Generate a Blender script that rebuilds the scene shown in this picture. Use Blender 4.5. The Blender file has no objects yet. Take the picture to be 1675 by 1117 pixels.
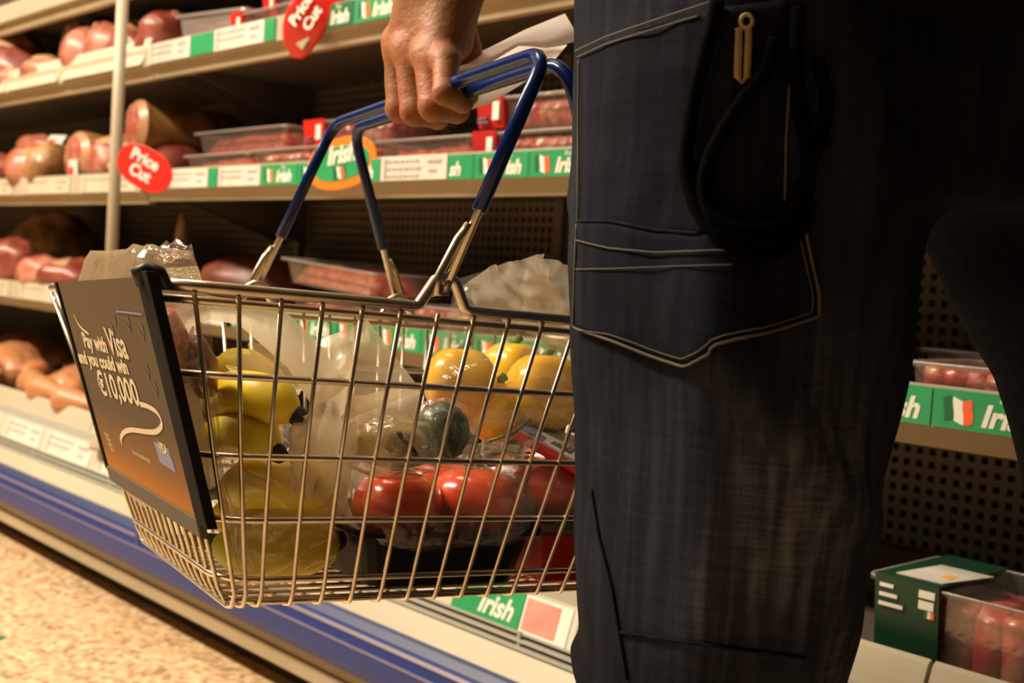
import bpy, bmesh, math, random
import numpy as np
from mathutils import Vector, Matrix, noise
from mathutils.bvhtree import BVHTree

random.seed(7)
scene = bpy.context.scene
COL = scene.collection

# ------------------------------------------------------------------ camera, world, lights, exposure
F = 1946.4
PCX, PCY = 837.5, 558.5
CAM = Vector((0.0, 0.0, 0.72))
B = Matrix(((0.67747788, 0.08020046, -0.73115772),
            (0.73301242, 0.00877266, 0.68015868),
            (0.06096324, -0.99674015, -0.05284465)))      # image right / image down / forward -> world
RIGHT, DOWN, FWD = B.col[0].copy(), B.col[1].copy(), B.col[2].copy()
cam_data = bpy.data.cameras.new('camera')
cam = bpy.data.objects.new('camera', cam_data)
COL.objects.link(cam)
cam_data.sensor_width = 36.0
cam_data.lens = F * 36.0 / 1675.0
cam_data.clip_start = 0.02
cam.matrix_world = Matrix.Translation(CAM) @ Matrix((RIGHT, -DOWN, -FWD)).transposed().to_4x4()
cam_data.dof.use_dof = True
cam_data.dof.focus_distance = 0.86
cam_data.dof.aperture_fstop = 8.5
scene.camera = cam

scene.view_settings.view_transform = 'Standard'
scene.view_settings.look = 'None'
scene.view_settings.exposure = 0.0
scene.view_settings.gamma = 1.0
scene.view_settings.use_curve_mapping = False
scene.cycles.transparent_max_bounces = 24
scene.cycles.max_bounces = 8

world = bpy.data.worlds.new('shop_ambience')
scene.world = world
world.use_nodes = True
world.node_tree.nodes['Background'].inputs[0].default_value = (1.0, 0.72, 0.42, 1)
world.node_tree.nodes['Background'].inputs[1].default_value = 0.012


def area(name, loc, rot, sx, sy, power, color=(1.0, 0.84, 0.63), spread=180):
    d = bpy.data.lights.new(name, 'AREA')
    d.shape = 'RECTANGLE'
    d.size, d.size_y, d.energy, d.color = sx, sy, power, color
    d.spread = math.radians(spread)
    o = bpy.data.objects.new(name, d)
    COL.objects.link(o)
    o.location = loc
    o.rotation_euler = [math.radians(a) for a in rot]
    return o


# fluorescent rows of the ceiling above the aisle, and the canopy tube of the cabinet
area('ceiling_light', (-2.9, -0.75, 2.75), (0, 0, 0), 3.0, 0.30, 285)
area('ceiling_light', (-1.5, 0.55, 2.75), (0, 0, 0), 1.3, 0.25, 20)
area('canopy_light', (-3.1, 0.98, 1.95), (38, 0, 0), 3.2, 0.08, 8, (1.0, 0.83, 0.55))
area('canopy_light', (-1.1, 1.0, 1.95), (38, 0, 0), 0.9, 0.08, 0.4, (1.0, 0.83, 0.55))

# ------------------------------------------------------------------ authoring helpers


def ray(px, py):
    return B @ Vector(((px - PCX) / F, (py - PCY) / F, 1.0))


def atY(px, py, y):
    d = ray(px, py)
    return CAM + d * (y / d.y)


def atZ(px, py, z):
    d = ray(px, py)
    return CAM + d * ((z - CAM.z) / d.z)


def atD(px, py, dist):
    return CAM + ray(px, py) * dist


def XY(px, y, z):
    """world X where the image column px meets the horizontal line (Y=y, Z=z)"""
    lo, hi = -6.0, 1.0
    for _ in range(50):
        m = (lo + hi) / 2
        q = B.transposed() @ (Vector((m, y, z)) - CAM)
        if PCX + F * q.x / q.z < px:
            lo = m
        else:
            hi = m
    return lo


class MB:
    """collects shapes, then links them as one mesh object"""

    def __init__(s):
        s.v, s.f, s.mi = [], [], []

    def add(s, verts, faces, mi=0):
        n = len(s.v)
        s.v += [tuple(v) for v in verts]
        s.f += [tuple(i + n for i in f) for f in faces]
        s.mi += [mi] * len(faces)
        return s

    def box(s, x0, x1, y0, y1, z0, z1, mi=0, M=None):
        vs = [Vector((x, y, z)) for z in (z0, z1) for y in (y0, y1) for x in (x0, x1)]
        if M is not None:
            vs = [M @ v for v in vs]
        return s.add(vs, [(0, 2, 3, 1), (4, 5, 7, 6), (0, 1, 5, 4), (2, 6, 7, 3), (0, 4, 6, 2), (1, 3, 7, 5)], mi)

    def hexa(s, p, mi=0):
        """eight points: bottom loop of four, top loop of four"""
        return s.add(p, [(3, 2, 1, 0), (4, 5, 6, 7), (0, 1, 5, 4), (1, 2, 6, 5), (2, 3, 7, 6), (3, 0, 4, 7)], mi)

    def tube(s, pts, r, sides=8, closed=False, cap=True, mi=0, squash=1.0):
        pts = [Vector(p) for p in pts]
        n = len(pts)
        rr = r if isinstance(r, (list, tuple)) else [r] * n
        tang = []
        for i in range(n):
            a = pts[(i - 1) % n] if (closed or i > 0) else pts[i]
            b = pts[(i + 1) % n] if (closed or i < n - 1) else pts[i]
            t = (b - a)
            tang.append(t.normalized() if t.length > 1e-9 else Vector((0, 0, 1)))
        up = Vector((0, 0, 1)) if abs(tang[0].z) < 0.9 else Vector((1, 0, 0))
        nrm = tang[0].cross(up).normalized()
        vs, fs = [], []
        for i in range(n):
            t = tang[i]
            nrm = (nrm - t * nrm.dot(t))
            nrm = nrm.normalized() if nrm.length > 1e-6 else t.orthogonal().normalized()
            bn = t.cross(nrm)
            for k in range(sides):
                a = 2 * math.pi * k / sides
                vs.append(pts[i] + (nrm * math.cos(a) + bn * math.sin(a) * squash) * rr[i])
        m = n if closed else n - 1
        for i in range(m):
            for k in range(sides):
                a, b2 = i * sides + k, i * sides + (k + 1) % sides
                c, d = ((i + 1) % n) * sides + (k + 1) % sides, ((i + 1) % n) * sides + k
                fs.append((a, b2, c, d))
        if cap and not closed:
            fs.append(tuple(range(sides - 1, -1, -1)))
            fs.append(tuple(range((n - 1) * sides, n * sides)))
        return s.add(vs, fs, mi)

    def grid(s, P, mi=0, wrap=False):
        """P[i][j] points"""
        ni, nj = len(P), len(P[0])
        vs = [p for row in P for p in row]
        fs = []
        for i in range(ni - 1):
            for j in range(nj if wrap else nj - 1):
                j2 = (j + 1) % nj
                fs.append((i * nj + j, i * nj + j2, (i + 1) * nj + j2, (i + 1) * nj + j))
        return s.add(vs, fs, mi)

    def build(s, name, mats, parent=None, smooth=False, bevel=0, M=None, recalc=True):
        me = bpy.data.meshes.new(name)
        me.from_pydata(s.v, [], s.f)
        for m in (mats if isinstance(mats, (list, tuple)) else [mats]):
            me.materials.append(m)
        me.polygons.foreach_set('material_index', s.mi)
        if bevel or recalc:
            bm = bmesh.new()
            bm.from_mesh(me)
            if recalc:
                bmesh.ops.recalc_face_normals(bm, faces=bm.faces)
            if bevel:
                bmesh.ops.bevel(bm, geom=list(bm.edges), offset=bevel, segments=2, affect='EDGES', profile=0.5)
            bm.to_mesh(me)
            bm.free()
        if smooth:
            me.polygons.foreach_set('use_smooth', [True] * len(me.polygons))
        me.update()
        return link(name, me, parent, M)


def link(name, me, parent=None, M=None):
    o = bpy.data.objects.new(name, me)
    COL.objects.link(o)
    if parent is not None:
        o.parent = parent
    if M is not None:
        o.matrix_local = M
    return o


def tag(o, label=None, cat=None, group=None, kind=None):
    for k, v in (('label', label), ('category', cat), ('group', group), ('kind', kind)):
        if v:
            o[k] = v
    return o


def thing(name, label, cat, M=None, group=None):
    o = bpy.data.objects.new(name, None)
    o.empty_display_size = 0.05
    COL.objects.link(o)
    if M is not None:
        o.matrix_world = M
    return tag(o, label, cat, group)


def copy_thing(o, M, label=None, parent=None):
    c = o.copy()
    COL.objects.link(c)
    if parent is None:
        c.matrix_world = M
        if label:
            c['label'] = label
    else:
        c.parent = parent
    for ch in o.children:
        copy_thing(ch, None, None, c)
    return c


def TR(x, y, z, rz=0.0, rx=0.0, ry=0.0, s=1.0):
    return (Matrix.Translation((x, y, z)) @ Matrix.Rotation(rz, 4, 'Z') @ Matrix.Rotation(ry, 4, 'Y')
            @ Matrix.Rotation(rx, 4, 'X') @ Matrix.Scale(s, 4))


# ------------------------------------------------------------------ implicit surfaces
def surface_nets(Fv, org, h):
    nx, ny, nz = Fv.shape
    ins = Fv < 0
    acc = np.zeros((nx - 1, ny - 1, nz - 1, 3), np.float32)
    cnt = np.zeros((nx - 1, ny - 1, nz - 1), np.float32)
    ii = np.stack(np.meshgrid(np.arange(nx), np.arange(ny), np.arange(nz), indexing='ij'), -1).astype(np.float32)
    quads = []
    for ax in range(3):
        sl0 = [slice(None)] * 3
        sl1 = [slice(None)] * 3
        sl0[ax] = slice(0, -1)
        sl1[ax] = slice(1, None)
        a, b = Fv[tuple(sl0)], Fv[tuple(sl1)]
        cross = (a < 0) != (b < 0)
        t = np.where(cross, a / np.where(np.abs(a - b) < 1e-12, 1e-12, a - b), 0).astype(np.float32)
        pos = ii[tuple(sl0)].copy()
        pos[..., ax] += t
        o1, o2 = [q for q in range(3) if q != ax]
        for d1 in (0, 1):
            for d2 in (0, 1):
                # the edge (i,j,k) along ax belongs to the cells shifted by -d1, -d2
                src = [slice(None)] * 3
                dst = [slice(None)] * 3
                src[ax] = slice(None)
                dst[ax] = slice(None)
                for o_, d_ in ((o1, d1), (o2, d2)):
                    src[o_] = slice(d_, Fv.shape[o_] - 1 + d_)
                    dst[o_] = slice(None)
                acc[tuple(dst)] += pos[tuple(src)] * cross[tuple(src)][..., None]
                cnt[tuple(dst)] += cross[tuple(src)]
        e = np.argwhere(cross)
        ok = np.ones(len(e), bool)
        for o_ in (o1, o2):
            ok &= (e[:, o_] > 0) & (e[:, o_] < Fv.shape[o_] - 1)
        e = e[ok]
        c = [e.copy() for _ in range(4)]
        c[1][:, o1] -= 1
        c[2][:, o1] -= 1
        c[2][:, o2] -= 1
        c[3][:, o2] -= 1
        quads.append(np.stack(c, 1))
    used = cnt > 0
    idx = -np.ones(used.shape, np.int64)
    idx[used] = np.arange(used.sum())
    vs = acc[used] / cnt[used][:, None] * h + np.array(org, np.float32)
    fs = []
    for q in quads:
        fs.append(idx[q[..., 0], q[..., 1], q[..., 2]])
    fs = np.concatenate(fs)
    return vs, fs


def sdf_grid(lo, hi, h):
    ax = [np.arange(lo[i], hi[i] + h, h) for i in range(3)]
    return np.meshgrid(*ax, indexing='ij')


def capsule(G, a, b, ra, rb):
    a, b = np.array(a, float), np.array(b, float)
    d = b - a
    px, py, pz = G[0] - a[0], G[1] - a[1], G[2] - a[2]
    t = np.clip((px * d[0] + py * d[1] + pz * d[2]) / max(d @ d, 1e-12), 0, 1)
    q = np.sqrt((px - t * d[0]) ** 2 + (py - t * d[1]) ** 2 + (pz - t * d[2]) ** 2)
    return q - (ra + (rb - ra) * t)


def ellipsoid(G, c, r):
    k = np.sqrt(sum(((G[i] - c[i]) / r[i]) ** 2 for i in range(3)))
    return (k - 1) * min(r)


def smin(a, b, k):
    h = np.clip(0.5 + 0.5 * (b - a) / k, 0, 1)
    return b + (a - b) * h - k * h * (1 - h)


def nets_object(name, Fv, lo, h, material, parent=None, M=None, disp=None):
    vs, fs = surface_nets(Fv, lo, h)
    me = bpy.data.meshes.new(name)
    me.from_pydata(vs.tolist(), [], fs.tolist())
    bm = bmesh.new()
    bm.from_mesh(me)
    bmesh.ops.recalc_face_normals(bm, faces=bm.faces)
    bmesh.ops.smooth_vert(bm, verts=bm.verts, factor=0.5, use_axis_x=True, use_axis_y=True, use_axis_z=True)
    if disp:
        bm.normal_update()
        mv = [(v, v.normal.copy(), disp(v.co, v.normal)) for v in bm.verts]
        for v, n, d in mv:
            v.co += n * d
    bm.to_mesh(me)
    bm.free()
    me.polygons.foreach_set('use_smooth', [True] * len(me.polygons))
    for m in (material if isinstance(material, (list, tuple)) else [material]):
        me.materials.append(m)
    return link(name, me, parent, M)


# ------------------------------------------------------------------ materials
def mat(name, c1, rough=0.5, metal=0.0, c2=None, scale=20.0, bump=0.0, bscale=None, stretch=(1, 1, 1), lo=0.35, hi=0.65, detail=4.0, spec=0.5, coat=0.0, c3=None, scale3=6.0):
    m = bpy.data.materials.new(name)
    m.use_nodes = True
    nt = m.node_tree
    bs = nt.nodes['Principled BSDF']
    bs.inputs['Roughness'].default_value = rough
    bs.inputs['Metallic'].default_value = metal
    bs.inputs['Specular IOR Level'].default_value = spec
    bs.inputs['Coat Weight'].default_value = coat
    bs.inputs['Base Color'].default_value = (*c1, 1)
    if c2 or bump:
        tc = nt.nodes.new('ShaderNodeTexCoord')
        mp = nt.nodes.new('ShaderNodeMapping')
        mp.inputs['Scale'].default_value = stretch
        nt.links.new(tc.outputs['Object'], mp.inputs[0])
    if c2:
        nz = nt.nodes.new('ShaderNodeTexNoise')
        nz.inputs['Scale'].default_value = scale
        nz.inputs['Detail'].default_value = detail
        nt.links.new(mp.outputs[0], nz.inputs['Vector'])
        rp = nt.nodes.new('ShaderNodeValToRGB')
        rp.color_ramp.elements[0].position = lo
        rp.color_ramp.elements[1].position = hi
        rp.color_ramp.elements[0].color = (*c1, 1)
        rp.color_ramp.elements[1].color = (*c2, 1)
        nt.links.new(nz.outputs['Fac'], rp.inputs[0])
        out = rp.outputs[0]
        if c3:
            n3 = nt.nodes.new('ShaderNodeTexNoise')
            n3.inputs['Scale'].default_value = scale3
            nt.links.new(mp.outputs[0], n3.inputs['Vector'])
            r3 = nt.nodes.new('ShaderNodeValToRGB')
            r3.color_ramp.elements[0].position = 0.5
            r3.color_ramp.elements[1].position = 0.64
            mx = nt.nodes.new('ShaderNodeMixRGB')
            nt.links.new(n3.outputs['Fac'], r3.inputs[0])
            nt.links.new(r3.outputs[0], mx.inputs[0])
            nt.links.new(out, mx.inputs[1])
            mx.inputs[2].default_value = (*c3, 1)
            out = mx.outputs[0]
        nt.links.new(out, bs.inputs['Base Color'])
    if bump:
        nb = nt.nodes.new('ShaderNodeTexNoise')
        nb.inputs['Scale'].default_value = bscale or scale
        nb.inputs['Detail'].default_value = 6
        nt.links.new(mp.outputs[0], nb.inputs['Vector'])
        bp = nt.nodes.new('ShaderNodeBump')
        bp.inputs['Strength'].default_value = bump
        bp.inputs['Distance'].default_value = 0.004
        nt.links.new(nb.outputs['Fac'], bp.inputs['Height'])
        nt.links.new(bp.outputs[0], bs.inputs['Normal'])
    return m


def film(name, tint=(1, 1, 1), clear=0.7, milk=(0.9, 0.85, 0.75), gloss=0.12, rough=0.12, transl=0.5, bump=0.3, bscale=30):
    """thin plastic: clear part, milky part (diffuse and translucent), gloss on top"""
    m = bpy.data.materials.new(name)
    m.use_nodes = True
    nt = m.node_tree
    nt.nodes.clear()
    out = nt.nodes.new('ShaderNodeOutputMaterial')
    tr = nt.nodes.new('ShaderNodeBsdfTransparent')
    tr.inputs[0].default_value = (*tint, 1)
    df = nt.nodes.new('ShaderNodeBsdfDiffuse')
    df.inputs[0].default_value = (*milk, 1)
    tl = nt.nodes.new('ShaderNodeBsdfTranslucent')
    tl.inputs[0].default_value = (*milk, 1)
    gl = nt.nodes.new('ShaderNodeBsdfGlossy')
    gl.inputs['Roughness'].default_value = rough
    m1 = nt.nodes.new('ShaderNodeMixShader')
    m1.inputs[0].default_value = transl
    nt.links.new(df.outputs[0], m1.inputs[1])
    nt.links.new(tl.outputs[0], m1.inputs[2])
    m2 = nt.nodes.new('ShaderNodeMixShader')
    m2.inputs[0].default_value = clear
    nt.links.new(m1.outputs[0], m2.inputs[1])
    nt.links.new(tr.outputs[0], m2.inputs[2])
    m3 = nt.nodes.new('ShaderNodeMixShader')
    fr = nt.nodes.new('ShaderNodeLayerWeight')
    fr.inputs[0].default_value = 0.25
    mt = nt.nodes.new('ShaderNodeMath')
    mt.operation = 'MULTIPLY_ADD'
    mt.inputs[1].default_value = 0.28
    mt.inputs[2].default_value = gloss
    nt.links.new(fr.outputs['Facing'], mt.inputs[0])
    nt.links.new(mt.outputs[0], m3.inputs[0])
    nt.links.new(m2.outputs[0], m3.inputs[1])
    nt.links.new(gl.outputs[0], m3.inputs[2])
    nt.links.new(m3.outputs[0], out.inputs[0])
    if bump:
        tc = nt.nodes.new('ShaderNodeTexCoord')
        nb = nt.nodes.new('ShaderNodeTexNoise')
        nb.inputs['Scale'].default_value = bscale
        nb.inputs['Detail'].default_value = 5
        nt.links.new(tc.outputs['Object'], nb.inputs['Vector'])
        bp = nt.nodes.new('ShaderNodeBump')
        bp.inputs['Strength'].default_value = bump
        bp.inputs['Distance'].default_value = 0.01
        nt.links.new(nb.outputs['Fac'], bp.inputs['Height'])
        for n in (df, gl, fr):
            nt.links.new(bp.outputs[0], n.inputs['Normal'])
    return m


M_ = {}
M_['cream'] = mat('cream_enamel', (0.47, 0.42, 0.31), 0.45, c2=(0.42, 0.37, 0.27), scale=3)
M_['beige'] = mat('beige_panel', (0.42, 0.34, 0.22), 0.5, c2=(0.36, 0.29, 0.18), scale=4)
M_['shelf'] = mat('shelf_enamel', (0.115, 0.095, 0.065), 0.5, c2=(0.095, 0.078, 0.052), scale=5)
M_['grey'] = mat('grey_lip', (0.36, 0.35, 0.30), 0.5)
M_['black'] = mat('black_plastic', (0.012, 0.011, 0.01), 0.45)
M_['void'] = mat('dark_recess', (0.006, 0.005, 0.004), 0.9)
M_['backing'] = mat('brown_backing', (0.045, 0.035, 0.02), 0.9)
M_['sleeve_green'] = mat('bottle_green_card', (0.005, 0.045, 0.020), 0.45)
M_['perf'] = mat('perforated_steel', (0.17, 0.135, 0.08), 0.55, c2=(0.14, 0.11, 0.065), scale=6)
M_['blue'] = mat('blue_bumper', (0.018, 0.036, 0.17), 0.4, spec=0.4)
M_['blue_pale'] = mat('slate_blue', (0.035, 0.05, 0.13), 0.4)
M_['highlight_print'] = mat('pink_highlight_and_print', (0.16, 0.12, 0.17), 0.4)  # painted highlight colour of the bumper, shared with the tray print
M_['white'] = mat('white_card', (0.66, 0.62, 0.56), 0.55, c2=(0.58, 0.54, 0.48), scale=30)
M_['ticket_cream'] = mat('cream_ticket', (0.58, 0.52, 0.40), 0.5, c2=(0.52, 0.46, 0.34), scale=12)
M_['ink'] = mat('grey_ink', (0.10, 0.09, 0.10), 0.6)
M_['ink_soft'] = mat('pale_ink', (0.36, 0.31, 0.27), 0.6)
M_['green'] = mat('green_print', (0.02, 0.26, 0.09), 0.4, c2=(0.03, 0.34, 0.13), scale=8)
M_['green_dark'] = mat('dark_green_print', (0.01, 0.13, 0.05), 0.4)
M_['orange'] = mat('orange_print', (0.80, 0.20, 0.015), 0.4)
M_['flag_orange'] = mat('flag_orange', (0.80, 0.13, 0.04), 0.4)
M_['print_white'] = mat('white_print', (0.80, 0.78, 0.70), 0.4)
M_['red'] = mat('red_print', (0.68, 0.022, 0.012), 0.35)
M_['red_deep'] = mat('deep_red_card', (0.45, 0.012, 0.012), 0.4)
M_['floor'] = None
M_['pole'] = mat('ivory_tube', (0.42, 0.35, 0.25), 0.4)
M_['edge'] = mat('black_edge', (0.006, 0.005, 0.005), 0.8, spec=0.15)
M_['foot'] = mat('taupe_edge', (0.10, 0.085, 0.06), 0.7)
M_['chrome'] = mat('bright_wire', (0.80, 0.73, 0.60), 0.30, 1.0, c2=(0.66, 0.58, 0.46), scale=60)
M_['sleeve'] = mat('blue_grip', (0.004, 0.020, 0.125), 0.2, spec=0.4)
M_['skin'] = mat('skin', (0.37, 0.165, 0.068), 0.5, c2=(0.31, 0.125, 0.05), scale=45, bump=0.25, bscale=170, spec=0.35, c3=(0.40, 0.14, 0.06), scale3=22)
M_['shirt'] = mat('black_cotton', (0.004, 0.004, 0.004), 0.95, spec=0.1)
M_['cord'] = mat('black_cord', (0.0012, 0.0012, 0.0012), 0.9, spec=0.04)
M_['thread'] = mat('tan_thread', (0.11, 0.09, 0.062), 0.8)
M_['thread_pale'] = mat('pale_thread', (0.40, 0.30, 0.16), 0.8)
M_['paper'] = film('receipt_paper', (1, 1, 1), 0.0, (0.90, 0.80, 0.76), 0.0, 0.5, 0.62, 0.15, 20)
M_['rind'] = mat('gammon_rind', (0.42, 0.21, 0.07), 0.45, c2=(0.15, 0.06, 0.02), scale=14, bump=0.3, coat=0.2)
M_['ham'] = mat('ham_face', (0.33, 0.085, 0.055), 0.4, c2=(0.44, 0.19, 0.12), scale=34, lo=0.45, hi=0.62, bump=0.2, coat=0.1)
M_['ham_dark'] = mat('dark_meat', (0.17, 0.024, 0.016), 0.4, c2=(0.30, 0.075, 0.045), scale=22, bump=0.3, coat=0.3)
M_['dark_joint'] = mat('dark_joint', (0.13, 0.022, 0.012), 0.4, c2=(0.22, 0.06, 0.03), scale=22, bump=0.3)
M_['pale_red'] = mat('pale_red_print', (0.66, 0.20, 0.16), 0.45, c2=(0.72, 0.42, 0.36), scale=9)
M_['fat'] = mat('meat_fat', (0.48, 0.27, 0.14), 0.4, c2=(0.42, 0.19, 0.09), scale=20, coat=0.2)
M_['pink'] = mat('pink_meat', (0.36, 0.095, 0.06), 0.4, c2=(0.48, 0.21, 0.13), scale=16, lo=0.4, hi=0.62, bump=0.2, coat=0.12)
M_['chicken'] = mat('chicken_skin', (0.38, 0.135, 0.05), 0.4, c2=(0.50, 0.25, 0.11), scale=14, bump=0.4, bscale=60, coat=0.12, c3=(0.52, 0.16, 0.06), scale3=9)
M_['steak'] = mat('raw_beef', (0.42, 0.022, 0.014), 0.28, c2=(0.54, 0.10, 0.06), scale=40, lo=0.5, hi=0.66, bump=0.3, bscale=50, coat=0.3, c3=(0.56, 0.24, 0.15), scale3=18)
M_['mince'] = mat('minced_beef', (0.36, 0.028, 0.018), 0.35, c2=(0.48, 0.13, 0.08), scale=70, lo=0.45, hi=0.62, bump=0.8, bscale=90, coat=0.2)
M_['tray'] = film('clear_tray', (0.97, 0.95, 0.93), 0.84, (0.55, 0.48, 0.40), 0.10, 0.12, 0.3, 0.2, 40)
M_['pack'] = film('crinkled_film', (0.99, 0.97, 0.94), 0.85, (0.70, 0.58, 0.42), 0.14, 0.09, 0.3, 1.0, 40)
M_['bag_handle'] = film('bag_handle', (1, 0.97, 0.9), 0.10, (0.86, 0.76, 0.58), 0.05, 0.25, 0.45, 0.2, 20)
M_['bag_top'] = film('creased_bag', (1, 0.98, 0.94), 0.44, (0.92, 0.85, 0.74), 0.08, 0.16, 0.55, 0.5, 12)
M_['pack_beige'] = film('beige_film', (0.98, 0.95, 0.90), 0.52, (0.60, 0.46, 0.28), 0.16, 0.12, 0.35, 0.9, 30)
M_['tray_white'] = film('whitish_tray', (0.95, 0.93, 0.9), 0.40, (0.62, 0.58, 0.54), 0.06, 0.2, 0.4, 0.2, 40)
M_['wrap'] = film('cling_film', (0.99, 0.99, 0.99), 0.965, (0.8, 0.75, 0.7), 0.05, 0.06, 0.3, 1.0, 48)
M_['bag'] = film('thin_bag', (1.0, 0.98, 0.95), 0.91, (0.88, 0.80, 0.66), 0.06, 0.14, 0.5, 0.8, 16)
M_['bag_white'] = film('milky_bag', (1.0, 0.95, 0.86), 0.30, (0.88, 0.76, 0.56), 0.05, 0.3, 0.45, 0.4, 14)
M_['banana'] = mat('banana_skin', (0.86, 0.58, 0.012), 0.42, c2=(0.82, 0.66, 0.03), scale=7, bump=0.05, c3=(0.60, 0.58, 0.03), scale3=5)
M_['banana_tip'] = mat('banana_tip', (0.02, 0.013, 0.008), 0.7, bump=0.4, bscale=80)
M_['yellow'] = mat('yellow_pepper_skin', (0.95, 0.50, 0.006), 0.25, c2=(0.90, 0.58, 0.015), scale=6, coat=0.4)
M_['tomato'] = mat('tomato_skin', (0.62, 0.045, 0.012), 0.2, c2=(0.66, 0.085, 0.02), scale=9, coat=0.4)
M_['stalk'] = mat('green_stalk', (0.05, 0.16, 0.02), 0.6)
M_['greens'] = mat('dark_green_skin', (0.006, 0.022, 0.002), 0.35, c2=(0.018, 0.055, 0.006), scale=40, bump=0.7, bscale=55)
M_['salad'] = mat('tan_filling', (0.42, 0.30, 0.08), 0.5, c2=(0.30, 0.22, 0.06), scale=45, bump=0.6)
M_['blacktray'] = mat('black_tray', (0.006, 0.006, 0.006), 0.5, spec=0.2)
M_['label_blue'] = mat('blue_label', (0.20, 0.24, 0.45), 0.5)
M_['yellow_card'] = mat('yellow_label', (0.80, 0.42, 0.05), 0.5)
M_['shoe'] = mat('dark_leather', (0.012, 0.009, 0.007), 0.4)
M_['tile_green'] = mat('green_floor_mark', (0.02, 0.20, 0.07), 0.4)

# speckled terrazzo floor
m = bpy.data.materials.new('speckled_floor')
m.use_nodes = True
nt = m.node_tree
bs = nt.nodes['Principled BSDF']
tc = nt.nodes.new('ShaderNodeTexCoord')
vo = nt.nodes.new('ShaderNodeTexVoronoi')
vo.inputs['Scale'].default_value = 85
nz = nt.nodes.new('ShaderNodeTexNoise')
nz.inputs['Scale'].default_value = 60
nz.inputs['Detail'].default_value = 6
nt.links.new(tc.outputs['Object'], vo.inputs['Vector'])
nt.links.new(tc.outputs['Object'], nz.inputs['Vector'])
r1 = nt.nodes.new('ShaderNodeValToRGB')
r1.color_ramp.elements[0].color = (0.15, 0.085, 0.05, 1)
r1.color_ramp.elements[0].position = 0.0
r1.color_ramp.elements[1].color = (0.74, 0.56, 0.36, 1)
r1.color_ramp.elements[1].position = 0.75
e = r1.color_ramp.elements.new(0.3)
e.color = (0.54, 0.34, 0.18, 1)
sp = nt.nodes.new('ShaderNodeSeparateColor')
nt.links.new(vo.outputs['Color'], sp.inputs[0])
mx = nt.nodes.new('ShaderNodeMath')
mx.operation = 'MULTIPLY'
nt.links.new(sp.outputs[0], mx.inputs[0])
ad = nt.nodes.new('ShaderNodeMath')
ad.operation = 'MULTIPLY_ADD'
ad.inputs[1].default_value = 1.15
nt.links.new(nz.outputs['Fac'], ad.inputs[0])
ad.inputs[2].default_value = 0.05
nt.links.new(ad.outputs[0], mx.inputs[1])
mx2 = nt.nodes.new('ShaderNodeMath')
mx2.operation = 'ADD'
nt.links.new(mx.outputs[0], mx2.inputs[0])
mx2.inputs[1].default_value = 0.12
nt.links.new(mx2.outputs[0], r1.inputs[0])
nt.links.new(r1.outputs[0], bs.inputs['Base Color'])
bs.inputs['Roughness'].default_value = 0.38
M_['floor'] = m

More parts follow.
